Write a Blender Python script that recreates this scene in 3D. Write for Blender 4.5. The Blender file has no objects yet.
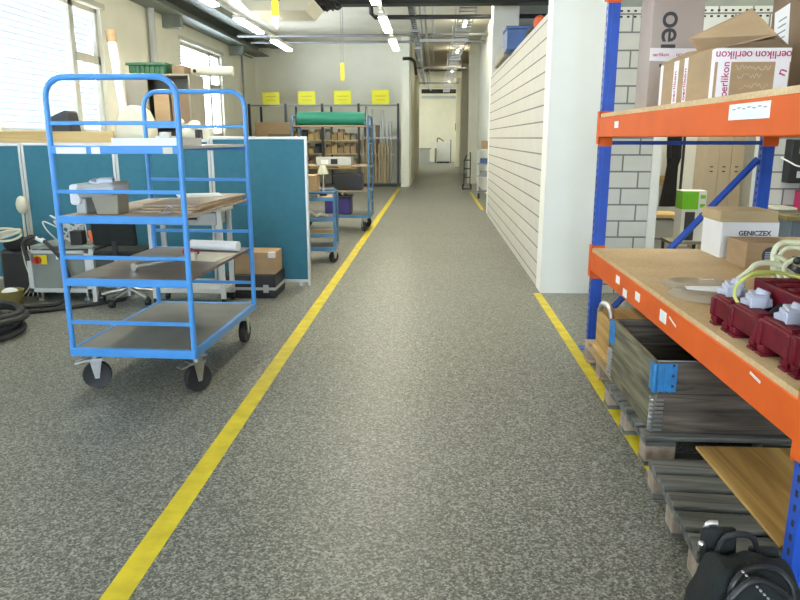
import bpy, bmesh, math, random
from mathutils import Vector, Matrix, Euler
random.seed(7)
SC = bpy.context.scene
COL = SC.collection
PI = math.pi
R = math.radians

# ------------------------------------------------------------------ materials
def nodes(name):
    m = bpy.data.materials.new(name); m.use_nodes = True
    nt = m.node_tree; b = nt.nodes['Principled BSDF']
    return m, nt, b

def pm(name, col, rough=.55, metal=0, var=.08, scale=6, bump=0, bscale=None, stretch=None, spec=.5, trans=0, alpha=1):
    """painted / plastic / metal surface with mild procedural mottling"""
    m, nt, b = nodes(name)
    N, L = nt.nodes, nt.links
    tc = N.new('ShaderNodeTexCoord'); mp = N.new('ShaderNodeMapping')
    L.new(tc.outputs['Object'], mp.inputs['Vector'])
    if stretch: mp.inputs['Scale'].default_value = stretch
    n = N.new('ShaderNodeTexNoise'); n.inputs['Scale'].default_value = scale; n.inputs['Detail'].default_value = 6
    L.new(mp.outputs[0], n.inputs['Vector'])
    cr = N.new('ShaderNodeValToRGB')
    cr.color_ramp.elements[0].position = .3; cr.color_ramp.elements[1].position = .7
    c = Vector(col)
    cr.color_ramp.elements[0].color = (*[max(0, x*(1-var)) for x in c], 1)
    cr.color_ramp.elements[1].color = (*[min(1, x*(1+var)) for x in c], 1)
    L.new(n.outputs['Fac'], cr.inputs['Fac']); L.new(cr.outputs[0], b.inputs['Base Color'])
    b.inputs['Roughness'].default_value = rough; b.inputs['Metallic'].default_value = metal
    b.inputs['Specular IOR Level'].default_value = spec
    b.inputs['Transmission Weight'].default_value = trans
    b.inputs['Alpha'].default_value = alpha
    if bump:
        bn = N.new('ShaderNodeBump'); bn.inputs['Strength'].default_value = bump; bn.inputs['Distance'].default_value = .01
        n2 = N.new('ShaderNodeTexNoise'); n2.inputs['Scale'].default_value = bscale or scale*4; n2.inputs['Detail'].default_value = 5
        L.new(mp.outputs[0], n2.inputs['Vector']); L.new(n2.outputs['Fac'], bn.inputs['Height']); L.new(bn.outputs[0], b.inputs['Normal'])
    return m

def woodm(name, c1, c2, axis='X', scale=3, rough=.6, dist=3, var=1):
    m, nt, b = nodes(name); N, L = nt.nodes, nt.links
    tc = N.new('ShaderNodeTexCoord'); mp = N.new('ShaderNodeMapping'); L.new(tc.outputs['Object'], mp.inputs['Vector'])
    s = {'X': (.25, 4, 4), 'Y': (4, .25, 4), 'Z': (4, 4, .25)}[axis]
    mp.inputs['Scale'].default_value = s
    n = N.new('ShaderNodeTexNoise'); n.inputs['Scale'].default_value = scale; n.inputs['Detail'].default_value = 9; n.inputs['Distortion'].default_value = dist*.3
    L.new(mp.outputs[0], n.inputs['Vector'])
    cr = N.new('ShaderNodeValToRGB'); cr.color_ramp.elements[0].position = .35; cr.color_ramp.elements[1].position = .68
    cr.color_ramp.elements[0].color = (*c1, 1); cr.color_ramp.elements[1].color = (*c2, 1)
    L.new(n.outputs['Fac'], cr.inputs['Fac']); L.new(cr.outputs[0], b.inputs['Base Color'])
    b.inputs['Roughness'].default_value = rough
    bn = N.new('ShaderNodeBump'); bn.inputs['Strength'].default_value = .25; bn.inputs['Distance'].default_value = .004
    L.new(n.outputs['Fac'], bn.inputs['Height']); L.new(bn.outputs[0], b.inputs['Normal'])
    return m

def chipm(name, c1, c2, rough=.6):
    """chipboard: soft patches plus fine flakes"""
    m, nt, b = nodes(name); N, L = nt.nodes, nt.links
    tc = N.new('ShaderNodeTexCoord')
    n1 = N.new('ShaderNodeTexNoise'); n1.inputs['Scale'].default_value = 2.2; n1.inputs['Detail'].default_value = 4
    n2 = N.new('ShaderNodeTexVoronoi'); n2.inputs['Scale'].default_value = 90
    L.new(tc.outputs['Object'], n1.inputs['Vector']); L.new(tc.outputs['Object'], n2.inputs['Vector'])
    mx = N.new('ShaderNodeMath'); mx.operation = 'MULTIPLY_ADD'; mx.inputs[1].default_value = .22
    sp = N.new('ShaderNodeSeparateColor'); L.new(n2.outputs['Color'], sp.inputs[0]); L.new(sp.outputs[0], mx.inputs[0]); 
    ad = N.new('ShaderNodeMath'); ad.operation = 'MULTIPLY'; ad.inputs[1].default_value = .8; L.new(n1.outputs['Fac'], ad.inputs[0]); L.new(ad.outputs[0], mx.inputs[2])
    cr = N.new('ShaderNodeValToRGB'); cr.color_ramp.elements[0].position = .3; cr.color_ramp.elements[1].position = .75
    cr.color_ramp.elements[0].color = (*c1, 1); cr.color_ramp.elements[1].color = (*c2, 1)
    L.new(mx.outputs[0], cr.inputs['Fac']); L.new(cr.outputs[0], b.inputs['Base Color']); b.inputs['Roughness'].default_value = rough
    return m

def emit(name, col, s):
    m, nt, b = nodes(name)
    b.inputs['Base Color'].default_value = (*col, 1)
    b.inputs['Emission Color'].default_value = (*col, 1); b.inputs['Emission Strength'].default_value = s
    n = nt.nodes.new('ShaderNodeTexNoise'); n.inputs['Scale'].default_value = 2
    return m

def floor_mat():
    m, nt, b = nodes('speckled_floor_coating'); N, L = nt.nodes, nt.links
    tc = N.new('ShaderNodeTexCoord')
    n1 = N.new('ShaderNodeTexNoise'); n1.inputs['Scale'].default_value = 72; n1.inputs['Detail'].default_value = 3; n1.inputs['Roughness'].default_value = .65
    n3 = N.new('ShaderNodeTexVoronoi'); n3.inputs['Scale'].default_value = 135
    n2 = N.new('ShaderNodeTexNoise'); n2.inputs['Scale'].default_value = .7; n2.inputs['Detail'].default_value = 5
    for n in (n1, n2, n3): L.new(tc.outputs['Object'], n.inputs['Vector'])
    sp = N.new('ShaderNodeSeparateColor'); L.new(n3.outputs['Color'], sp.inputs[0])
    a = N.new('ShaderNodeMath'); a.operation = 'MULTIPLY_ADD'; a.inputs[1].default_value = .38; L.new(sp.outputs[0], a.inputs[0])
    bb = N.new('ShaderNodeMath'); bb.operation = 'MULTIPLY'; bb.inputs[1].default_value = .62; L.new(n1.outputs['Fac'], bb.inputs[0]); L.new(bb.outputs[0], a.inputs[2])
    cr = N.new('ShaderNodeValToRGB'); e = cr.color_ramp.elements
    e[0].position = .3; e[0].color = (.058, .059, .050, 1); e[1].position = .72; e[1].color = (.40, .40, .355, 1)
    x = e.new(.5); x.color = (.153, .154, .131, 1)
    L.new(a.outputs[0], cr.inputs['Fac'])
    mx = N.new('ShaderNodeMix'); mx.data_type = 'RGBA'; mx.blend_type = 'MULTIPLY'; mx.inputs['Factor'].default_value = .5
    cr2 = N.new('ShaderNodeValToRGB'); cr2.color_ramp.elements[0].position = .35; cr2.color_ramp.elements[1].position = .65
    cr2.color_ramp.elements[0].color = (.8, .8, .78, 1); cr2.color_ramp.elements[1].color = (1, 1, 1, 1)
    L.new(n2.outputs['Fac'], cr2.inputs['Fac']); L.new(cr.outputs[0], mx.inputs['A']); L.new(cr2.outputs[0], mx.inputs['B'])
    L.new(mx.outputs['Result'], b.inputs['Base Color'])
    rr = N.new('ShaderNodeMapRange'); rr.inputs['To Min'].default_value = .34; rr.inputs['To Max'].default_value = .5
    L.new(n1.outputs['Fac'], rr.inputs['Value']); L.new(rr.outputs[0], b.inputs['Roughness'])
    bn = N.new('ShaderNodeBump'); bn.inputs['Strength'].default_value = .35; bn.inputs['Distance'].default_value = .003
    L.new(a.outputs[0], bn.inputs['Height']); L.new(bn.outputs[0], b.inputs['Normal'])
    return m

def block_mat(name, c, mortar, plane='XZ', w=.30, h=.157, off=(0, 0), msize=.007, vert=1):
    m, nt, b = nodes(name); N, L = nt.nodes, nt.links
    g = N.new('ShaderNodeNewGeometry'); s = N.new('ShaderNodeSeparateXYZ'); cb = N.new('ShaderNodeCombineXYZ')
    L.new(g.outputs['Position'], s.inputs[0]); L.new(s.outputs['X' if plane == 'XZ' else 'Y'], cb.inputs['X']); L.new(s.outputs['Z'], cb.inputs['Y'])
    mp = N.new('ShaderNodeMapping'); mp.inputs['Location'].default_value = (off[0], off[1], 0); L.new(cb.outputs[0], mp.inputs['Vector'])
    br = N.new('ShaderNodeTexBrick'); br.inputs['Scale'].default_value = 1; br.inputs['Brick Width'].default_value = w; br.inputs['Row Height'].default_value = h
    br.inputs['Mortar Size'].default_value = msize; br.inputs['Mortar Smooth'].default_value = .1; br.offset = .5
    br.inputs['Color1'].default_value = (*[x*.97 for x in c], 1); br.inputs['Color2'].default_value = (*c, 1); br.inputs['Mortar'].default_value = (*mortar, 1)
    L.new(mp.outputs[0], br.inputs['Vector'])
    n = N.new('ShaderNodeTexNoise'); n.inputs['Scale'].default_value = 5; n.inputs['Detail'].default_value = 8; L.new(g.outputs['Position'], n.inputs['Vector'])
    mx = N.new('ShaderNodeMix'); mx.data_type = 'RGBA'; mx.blend_type = 'MULTIPLY'; mx.inputs['Factor'].default_value = .18
    L.new(br.outputs['Color'], mx.inputs['A']); L.new(n.outputs['Fac'], mx.inputs['B']); L.new(mx.outputs['Result'], b.inputs['Base Color'])
    b.inputs['Roughness'].default_value = .85
    bn = N.new('ShaderNodeBump'); bn.invert = True; bn.inputs['Strength'].default_value = .6; bn.inputs['Distance'].default_value = .006
    L.new(br.outputs['Fac'], bn.inputs['Height']); L.new(bn.outputs[0], b.inputs['Normal'])
    return m

def glass_mat():
    m, nt, b = nodes('window_glass')
    N, L = nt.nodes, nt.links
    t = N.new('ShaderNodeBsdfTransparent'); g = N.new('ShaderNodeBsdfGlossy'); g.inputs['Roughness'].default_value = .02
    fr = N.new('ShaderNodeFresnel'); fr.inputs['IOR'].default_value = 1.45
    mx = N.new('ShaderNodeMixShader'); g2 = N.new('ShaderNodeNewGeometry'); iv = N.new('ShaderNodeMath'); iv.operation = 'SUBTRACT'; iv.inputs[0].default_value = 1; L.new(g2.outputs['Backfacing'], iv.inputs[1]); ml = N.new('ShaderNodeMath'); ml.operation = 'MULTIPLY'; L.new(fr.outputs[0], ml.inputs[0]); L.new(iv.outputs[0], ml.inputs[1]); L.new(ml.outputs[0], mx.inputs[0]); L.new(t.outputs[0], mx.inputs[1]); L.new(g.outputs[0], mx.inputs[2])
    L.new(mx.outputs[0], N['Material Output'].inputs['Surface'])
    return m

def film_mat(name, col, fac=.45, rough=.15):
    m, nt, b = nodes(name); N, L = nt.nodes, nt.links
    b.inputs['Base Color'].default_value = (*col, 1); b.inputs['Roughness'].default_value = rough
    t = N.new('ShaderNodeBsdfTransparent'); mx = N.new('ShaderNodeMixShader'); mx.inputs[0].default_value = fac
    L.new(t.outputs[0], mx.inputs[1]); L.new(b.outputs[0], mx.inputs[2]); L.new(mx.outputs[0], N['Material Output'].inputs['Surface'])
    return m

def slat_mat(name='blind_slat', tc=(.10, .115, .125), dc=(.62, .66, .70)):
    m, nt, b = nodes(name); N, L = nt.nodes, nt.links
    d = N.new('ShaderNodeBsdfDiffuse'); d.inputs['Color'].default_value = (*dc, 1)
    t = N.new('ShaderNodeBsdfTranslucent'); t.inputs['Color'].default_value = (*tc, 1)
    mx = N.new('ShaderNodeMixShader'); mx.inputs[0].default_value = .55
    L.new(d.outputs[0], mx.inputs[1]); L.new(t.outputs[0], mx.inputs[2]); L.new(mx.outputs[0], N['Material Output'].inputs['Surface'])
    return m

M = dict(
    floor=floor_mat(),
    yellow_line=pm('floor_marking_yellow', (.62, .50, .012), .5, var=.18, scale=9, bump=.2, bscale=120),
    wall_cream=pm('wall_cream_paint', (.86, .83, .70), .85, var=.03, scale=2, bump=.05, bscale=60),
    wall_white=pm('wall_white_paint', (.73, .74, .70), .85, var=.025, scale=2.5, bump=.06, bscale=50),
    ceiling=pm('ceiling_concrete', (.66, .61, .49), .9, var=.08, scale=1.2, bump=.1, bscale=20),
    steel_green=pm('crane_beam_paint', (.20, .22, .19), .6, var=.1),
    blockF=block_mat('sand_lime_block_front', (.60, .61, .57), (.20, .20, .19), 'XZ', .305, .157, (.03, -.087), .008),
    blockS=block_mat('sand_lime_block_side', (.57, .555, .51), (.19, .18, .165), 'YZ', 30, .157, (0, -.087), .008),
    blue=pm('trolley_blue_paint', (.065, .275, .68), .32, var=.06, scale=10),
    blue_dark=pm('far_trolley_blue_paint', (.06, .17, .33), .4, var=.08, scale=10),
    rackblue=pm('rack_post_blue', (.014, .075, .42), .4, var=.12, scale=12),
    orange=pm('rack_beam_orange', (.66, .105, .010), .6, var=.07, scale=5, spec=.3),
    chip=chipm('chipboard_shelf', (.50, .33, .155), (.70, .52, .30)),
    ply=woodm('plywood_sheet', (.26, .13, .03), (.64, .41, .13), 'Y', 1.6, .6, 6),
    plank=woodm('pine_plank', (.50, .34, .13), (.68, .50, .24), 'X', 3),
    wood_grey=woodm('weathered_grey_wood', (.05, .052, .046), (.185, .18, .16), 'X', 5, .8),
    wood_greyY=woodm('weathered_collar_wood', (.065, .058, .035), (.22, .195, .125), 'Y', 6, .8, 5),
    wood_greyX=woodm('weathered_collar_wood_end', (.032, .024, .017), (.13, .102, .078), 'X', 6, .8, 5),
    wood_block=pm('pallet_block_wood', (.28, .22, .17), .85, var=.3, scale=18, bump=.3),
    board_brown=woodm('film_faced_board', (.09, .055, .035), (.16, .105, .07), 'X', 2, .35),
    board_light=woodm('light_board', (.32, .24, .17), (.48, .38, .28), 'X', 2, .5),
    board_edge=woodm('board_edge', (.36, .25, .15), (.48, .35, .22), 'Y', 5, .6),
    deck=pm('trolley_deck', (.17, .165, .145), .5, var=.15, scale=5, bump=.1),
    teal=pm('partition_teal_fabric', (.038, .165, .235), .9, var=.06, scale=14, bump=.15, bscale=400),
    alu=pm('aluminium_profile', (.58, .59, .58), .38, .6, var=.05),
    alu_paint=pm('light_grey_profile', (.55, .56, .55), .5, var=.04),
    zinc=pm('zinc_plated_steel', (.50, .51, .52), .3, .9, var=.12, scale=20),
    chrome=pm('bright_chrome', (.7, .71, .72), .28, 1, var=.03),
    rubber=pm('black_rubber', (.018, .018, .02), .6, var=.2),
    black=pm('black_plastic', (.014, .014, .016), .45, var=.2),
    black_steel=pm('black_steel', (.03, .032, .034), .45, .2, var=.2),
    black_cloth=pm('black_nylon', (.006, .009, .008), .85, var=.35, scale=20, bump=.4, bscale=120),
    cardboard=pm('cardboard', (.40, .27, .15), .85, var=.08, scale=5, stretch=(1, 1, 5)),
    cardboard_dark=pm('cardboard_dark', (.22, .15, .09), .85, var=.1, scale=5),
    cardboard_lilac=pm('cardboard_grey_lilac', (.42, .35, .31), .85, var=.04, scale=5),
    cardboard_lid=pm('cardboard_lid', (.47, .36, .20), .85, var=.06, scale=5),
    white=pm('white_card', (.78, .79, .80), .7, var=.03),
    paper=pm('white_paper', (.85, .86, .86), .7, var=.02),
    cream=pm('cream_plastic', (.62, .60, .48), .5, var=.05),
    tape=pm('white_packing_tape', (.80, .76, .77), .35, var=.05),
    magenta=pm('magenta_print', (.42, .02, .11), .5, var=.05),
    ink=pm('dark_print', (.045, .045, .05), .6, var=.1),
    pencil=pm('pale_handwriting', (.62, .55, .46), .8, var=.1),
    yellow=pm('yellow_sign', (.85, .78, .03), .55, var=.04),
    yellow_ink=pm('sign_print', (.52, .44, .02), .6, var=.05),
    green_roll=pm('green_sheet_roll', (.008, .19, .13), .45, var=.12, scale=3, stretch=(.2, 4, 4)),
    green_crate=pm('green_plastic_crate', (.03, .11, .045), .5, var=.12),
    green_lime=pm('lime_green_print', (.16, .52, .02), .45, var=.06),
    purple=pm('purple_crate', (.035, .025, .16), .5, var=.1),
    maroon=pm('maroon_cast_housing', (.125, .002, .011), .5, var=.2, spec=.25, scale=16, bump=.15, bscale=60),
    lilac=pm('pale_lilac_plastic', (.50, .52, .64), .4, var=.06),
    tube_cream=pm('cream_hose', (.62, .62, .42), .4, var=.05),
    grey_machine=pm('grey_machine_housing', (.40, .41, .40), .5, var=.05),
    grey_olive=pm('grey_green_machine_panel', (.20, .22, .20), .55, var=.08),
    grey_mid=pm('mid_grey_metal', (.24, .25, .26), .5, var=.08),
    slate=pm('slate_blue_cabinet', (.13, .17, .20), .5, var=.06),
    orange_plastic=pm('orange_plastic', (.75, .16, .05), .4, var=.05),
    red_plastic=pm('red_switch', (.35, .02, .015), .35, var=.05),
    olive_tub=pm('olive_tub', (.26, .22, .07), .6, var=.15),
    taupe=pm('taupe_cabinet', (.25, .23, .18), .6, var=.06),
    locker=pm('beige_locker_front', (.55, .46, .34), .5, var=.03),
    timber=woodm('timber_batten', (.30, .20, .08), (.50, .36, .17), 'Z', 3),
    duct=pm('grey_duct_metal', (.17, .175, .17), .5, .2, var=.1),
    coat=pm('black_coat_cloth', (.008, .008, .010), .9, var=.3, scale=12, bump=.3),
    brackblue=pm('collar_corner_blue', (.02, .17, .40), .5, var=.2, scale=25),
    bluebox=pm('blue_storage_box', (.025, .07, .22), .5, var=.15),
    redorange=pm('red_orange_cloth', (.45, .07, .02), .7, var=.2),
    glass=glass_mat(), slat=slat_mat(), slat_closed=slat_mat('closed_blind_slat', (.072, .076, .082), (.55, .57, .60)), far_blind=slat_mat('far_blind_fabric', (.5, .48, .42), (.7, .7, .66)),  # last entry: sheet added to dim the far window
    film=film_mat('clear_plastic_film', (.75, .68, .58), .35, .12),
    tube_lamp=emit('fluorescent_diffuser', (1.0, .945, .75), 76),
    spot_bulb=emit('spot_bulb_glow', (1.0, .97, .86), 250),
    lampcap=pm('lamp_housing', (.7, .7, .68), .5, var=.03),
    dark=pm('dark_void', (.02, .022, .02), .9, var=.1),
    frame_win=pm('window_frame_paint', (.58, .56, .47), .6, var=.04),
)

# ------------------------------------------------------------------ mesh helpers
class MB:
    def __init__(s): s.bm = bmesh.new()
    def _tag(s, mi, before):
        if mi:
            for f in s.bm.faces:
                if f.index == -1 or f not in before: f.material_index = mi
    def box(s, x0, x1, y0, y1, z0, z1, rot=None, bev=0, piv=None, mi=0):
        c = Vector(((x0+x1)/2, (y0+y1)/2, (z0+z1)/2))
        r = bmesh.ops.create_cube(s.bm, size=1)
        vs = r['verts']
        bmesh.ops.scale(s.bm, vec=(abs(x1-x0), abs(y1-y0), abs(z1-z0)), verts=vs)
        if bev:
            es = list({e for v in vs for e in v.link_edges})
            rb = bmesh.ops.bevel(s.bm, geom=es, offset=min(bev, .45*min(abs(x1-x0), abs(y1-y0), abs(z1-z0))), segments=2, profile=.5, affect='EDGES')
            vs = list({v for v in rb['verts']} | {v for v in vs if v.is_valid})
        fs = {f for v in vs for f in v.link_faces}
        for f in fs: f.material_index = mi
        if rot is not None:
            E_ = Euler(rot).to_matrix().to_4x4() if not isinstance(rot, Matrix) else rot
            p = Vector(piv) - c if piv is not None else Vector((0, 0, 0))
            bmesh.ops.transform(s.bm, matrix=Matrix.Translation(p) @ E_ @ Matrix.Translation(-p), verts=vs)
        bmesh.ops.translate(s.bm, vec=c, verts=vs)
        return vs
    def cyl(s, p0, p1, r, r2=None, n=16, cap=True, mi=0):
        p0, p1 = Vector(p0), Vector(p1); d = p1-p0
        res = bmesh.ops.create_cone(s.bm, cap_ends=cap, segments=n, radius1=r, radius2=r if r2 is None else r2, depth=d.length)
        q = Vector((0, 0, 1)).rotation_difference(d.normalized()).to_matrix().to_4x4()
        bmesh.ops.transform(s.bm, matrix=Matrix.Translation((p0+p1)/2) @ q, verts=res['verts'])
        for f in {f for v in res['verts'] for f in v.link_faces}: f.material_index = mi
        return res['verts']
    def ball(s, c, r, sc=(1, 1, 1), u=16, v=10):
        res = bmesh.ops.create_uvsphere(s.bm, u_segments=u, v_segments=v, radius=r)
        bmesh.ops.scale(s.bm, vec=sc, verts=res['verts']); bmesh.ops.translate(s.bm, vec=c, verts=res['verts'])
    def tube(s, pts, r, n=10, smooth=0, closed=False):
        pts = [Vector(p) for p in pts]
        if smooth: pts = catmull(pts, smooth, closed)
        rings = []; N = len(pts); up = None
        for i, p in enumerate(pts):
            if closed: t = (pts[(i+1) % N]-pts[i-1])
            else: t = pts[min(i+1, N-1)]-pts[max(i-1, 0)]
            t.normalize()
            if up is None:
                a = Vector((0, 0, 1)) if abs(t.z) < .9 else Vector((1, 0, 0)); up = t.cross(a).normalized()
            else:
                up = (up - t*up.dot(t));
                up = up.normalized() if up.length > 1e-6 else t.orthogonal().normalized()
            w = t.cross(up)
            rings.append([s.bm.verts.new(p + (up*math.cos(2*PI*k/n)+w*math.sin(2*PI*k/n))*r) for k in range(n)])
        for i in range(N if closed else N-1):
            a, b_ = rings[i], rings[(i+1) % N]
            for k in range(n): s.bm.faces.new((a[k], a[(k+1) % n], b_[(k+1) % n], b_[k]))
        if not closed:
            s.bm.faces.new(list(reversed(rings[0]))); s.bm.faces.new(rings[-1])
    def lathe(s, prof, c, n=24, axis='Z'):
        rings = []
        for (r, h) in prof:
            ring = []
            for k in range(n):
                a = 2*PI*k/n; x, y = r*math.cos(a), r*math.sin(a)
                v = (x, y, h) if axis == 'Z' else ((h, x, y) if axis == 'X' else (y, h, x))
                ring.append(s.bm.verts.new(Vector(c)+Vector(v)))
            rings.append(ring)
        for a, b_ in zip(rings, rings[1:]):
            for k in range(n): s.bm.faces.new((a[k], a[(k+1) % n], b_[(k+1) % n], b_[k]))
        s.bm.faces.new(list(reversed(rings[0]))); s.bm.faces.new(rings[-1])
    def prism(s, poly, d0, d1, axis='Y'):
        def P(a, b_, d): return {'Y': (a, d, b_), 'X': (d, a, b_), 'Z': (a, b_, d)}[axis]
        A = [s.bm.verts.new(P(a, b_, d0)) for a, b_ in poly]; B = [s.bm.verts.new(P(a, b_, d1)) for a, b_ in poly]
        n = len(poly)
        s.bm.faces.new(A); s.bm.faces.new(list(reversed(B)))
        for k in range(n): s.bm.faces.new((A[k], B[k], B[(k+1) % n], A[(k+1) % n]))
    def face(s, pts): s.bm.faces.new([s.bm.verts.new(p) for p in pts])
    def sheet(s, corners, t):
        """thin board between four points"""
        c = [Vector(p) for p in corners]; n = (c[1]-c[0]).cross(c[3]-c[0]).normalized()*t
        A = [s.bm.verts.new(p) for p in c]; B = [s.bm.verts.new(p+n) for p in c]
        s.bm.faces.new(A); s.bm.faces.new(list(reversed(B)))
        for k in range(4): s.bm.faces.new((A[k], B[k], B[(k+1) % 4], A[(k+1) % 4]))
    def build(s, name, mat, parent=None, local=False, smooth=None, bev=0, label=None):
        bm = s.bm
        bmesh.ops.recalc_face_normals(bm, faces=bm.faces)
        me = bpy.data.meshes.new(name)
        o = bpy.data.objects.new(name, me); COL.objects.link(o)
        if parent is not None:
            o.parent = parent
            if not local:
                bm.transform(WM(parent).inverted())
        elif not local:
            xs = [v.co for v in bm.verts]
            base = Vector(((min(v.x for v in xs)+max(v.x for v in xs))/2, (min(v.y for v in xs)+max(v.y for v in xs))/2, min(v.z for v in xs)))
            bm.transform(Matrix.Translation(-base)); o.location = base
        bm.to_mesh(me); bm.free()
        for m in (mat if isinstance(mat, (list, tuple)) else [mat]): me.materials.append(M[m] if isinstance(m, str) else m)
        if smooth is None or smooth:
            me.shade_smooth()
            try: me.set_sharp_from_angle(angle=R(35))
            except Exception: pass
        if bev:
            md = o.modifiers.new('edge', 'BEVEL'); md.width = bev; md.segments = 2; md.limit_method = 'ANGLE'
        if label: o['label'] = label
        return o

def WM(o):
    m = o.matrix_basis.copy()
    while o.parent: o = o.parent; m = o.matrix_basis @ m
    return m

def catmull(P, k, closed=False):
    out = []; n = len(P)
    for i in range(n if closed else n-1):
        p0 = P[(i-1) % n] if closed else P[max(i-1, 0)]; p1 = P[i]; p2 = P[(i+1) % n]; p3 = P[(i+2) % n] if closed else P[min(i+2, n-1)]
        for j in range(k):
            t = j/k
            out.append(.5*((2*p1)+(p2-p0)*t+(2*p0-5*p1+4*p2-p3)*t*t+(3*p1-p0-3*p2+p3)*t**3))
    if not closed: out.append(P[-1])
    return out

def tag(o, label, cat, group=None, kind=None):
    o['label'] = label; o['category'] = cat
    if group: o['group'] = group
    if kind: o['kind'] = kind
    return o
def thing(name, label, cat, loc=(0, 0, 0), rz=0, group=None):
    o = bpy.data.objects.new(name, None); COL.objects.link(o); o.empty_display_size = .1
    o.location = loc; o.rotation_euler = (0, 0, rz)
    return tag(o, label, cat, group)
def struct(name, mb, mat, parent=None, **k):
    o = mb.build(name, mat, parent, **k)
    if parent is None: o['kind'] = 'structure'
    return o
def semp(name, loc=(0, 0, 0)):
    o = bpy.data.objects.new(name, None); COL.objects.link(o); o.location = loc; o['kind'] = 'structure'; return o
def dup(root, loc, rz=None, label=None, scale=None):
    r = root.copy(); COL.objects.link(r); r.location = loc
    if rz is not None: r.rotation_euler = (0, 0, rz)
    if scale: r.scale = scale
    if label: r['label'] = label
    def rec(a, b_):
        for ch in [c for c in COL.objects if c.parent == a]:
            d = ch.copy(); COL.objects.link(d); d.parent = b_; rec(ch, d)
    rec(root, r)
    return r
def Bx(name, dims, mat, label, cat, group=None, bev=.003, rot=None, parent=None):
    mb = MB(); mb.box(*dims, rot=rot); o = mb.build(name, mat, parent, bev=bev)
    return tag(o, label, cat, group) if parent is None else o
def text_mesh(s, size, matrix, mat, parent, name='lettering', ext=.0006, spacing=1, bold=0):
    cu = bpy.data.curves.new(name, 'FONT'); cu.body = s; cu.size = size; cu.extrude = ext; cu.align_x = 'CENTER'; cu.align_y = 'CENTER'
    cu.space_character = spacing; cu.offset = bold
    if s.startswith('oe'): cu.body_format[0].kerning = -3.2
    tmp = bpy.data.objects.new('tmp', cu); COL.objects.link(tmp)
    dg = bpy.context.evaluated_depsgraph_get()
    me = bpy.data.meshes.new_from_object(tmp.evaluated_get(dg)); bpy.data.objects.remove(tmp); bpy.data.curves.remove(cu)
    me.transform(matrix)
    if parent is not None: me.transform(WM(parent).inverted())
    o = bpy.data.objects.new(name, me); COL.objects.link(o); o.parent = parent
    me.materials.clear(); me.materials.append(M[mat]); return o
# text frames: front = faces -Y (towards the camera), aisle = faces -X
def TF(loc, face='front', spin=0):
    if face == 'front': b = Matrix(((1, 0, 0), (0, 0, -1), (0, 1, 0))).to_4x4()
    else: b = Matrix(((0, 0, -1), (-1, 0, 0), (0, 1, 0))).to_4x4()
    return Matrix.Translation(loc) @ b @ Matrix.Rotation(spin, 4, 'Z')

# ------------------------------------------------------------------ camera
cam = bpy.data.cameras.new('camera'); co = bpy.data.objects.new('camera', cam); COL.objects.link(co)
Rw = Matrix(((0.99887312, -0.01074458, 0.04622821), (0.04746044, 0.22613505, -0.97293908), (0, 0.9740367, 0.22639017)))
co.matrix_world = Matrix.Translation((0, 0, 1.5)) @ Rw.to_4x4()
cam.sensor_width = 36; cam.lens = 697/800*36; cam.clip_start = .05; cam.clip_end = 300
SC.camera = co
# ------------------------------------------------------------------ the room
ZC = 4.55
def wbox(name, x0, x1, y0, y1, z0, z1, mat):
    mb = MB(); mb.box(x0, x1, y0, y1, z0, z1); return struct(name, mb, mat, smooth=False)
wbox('floor', -6.3, 8.2, -6.2, 46.2, -.12, 0, 'floor')
wbox('ceiling', -6.3, 8.2, -6.2, 46.2, ZC, ZC+.15, 'ceiling')
XL = -5.95
SILL, TOP = 1.55, 3.72
wins = [(-5.4, -2.1), (2.0, 5.3), (9.62, 12.95), (16.95, 20.2)]  # first two lie out of view, added for their daylight
mb = MB()
mb.box(XL-.25, XL, -6.2, 24.2, 0, SILL); mb.box(XL-.25, XL, -6.2, 24.2, TOP, ZC)
ys = [-6.2] + [v for w in wins for v in w] + [24.2]
for a, b_ in zip(ys[0::2], ys[1::2]): mb.box(XL-.25, XL, a, b_, SILL, TOP)
struct('wall_left', mb, 'wall_cream', smooth=False)
for i, (a, b_) in enumerate(wins):
    w = semp(f'window_{i+1}', (XL, (a+b_)/2, SILL))
    m1 = b_-1.0 if i < 3 else b_-.95          # mullion between the wide and the narrow pane
    f = MB(); t = .08; xa, xb = XL-.16, XL-.07
    for (p, q) in ((a, a+t), (b_-t, b_), (m1, m1+.14)): f.box(xa, xb, p, q, SILL, TOP)
    f.box(xa, xb, a, b_, SILL, SILL+t); f.box(xa, xb, a, b_, TOP-t, TOP); f.box(xa, xb, m1+.1, b_, 2.78, 2.92)
    struct('window_frame', f, 'frame_win', w)
    for (p, q, zz0, zz1) in ((a+t, m1, SILL+t, TOP-t), (m1+.14, b_-t, SILL+t, 2.78), (m1+.14, b_-t, 2.92, TOP-t)):
        g = MB(); g.box(XL-.12, XL-.112, p, q, zz0, zz1); struct('pane', g, 'glass', w)
    s = MB(); z = SILL+.05
    while z < TOP+.02:
        if i != 2: s.box(XL-.235, XL-.175, a+.03, b_-.03, z-.002, z+.002, rot=(0, R(-38), 0))
        else: s.face([(XL-.212, a+.01, z-.052), (XL-.212, b_-.01, z-.052), (XL-.196, b_-.01, z+.052), (XL-.196, a+.01, z+.052)])
        z += .07 if i != 2 else .09
    struct('venetian_blind', s, 'slat' if i != 2 else 'slat_closed', w, smooth=False)
    s = MB(); s.box(XL-.05, XL+.1, a-.03, b_+.03, SILL-.05, SILL+.002); struct('window_sill', s, 'wall_white', w)
    s = MB(); s.box(XL-.005, XL+.045, a-.1, b_+.1, TOP+.01, TOP+.1); struct('blind_rail', s, 'frame_win', w)
wbox('wall_back', XL, -1.0, 24.0, 24.25, 0, ZC, 'wall_cream')
wbox('wall_corridor_left', -1.0, -.74, 22.7, 36, 0, ZC, 'wall_cream')
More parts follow.
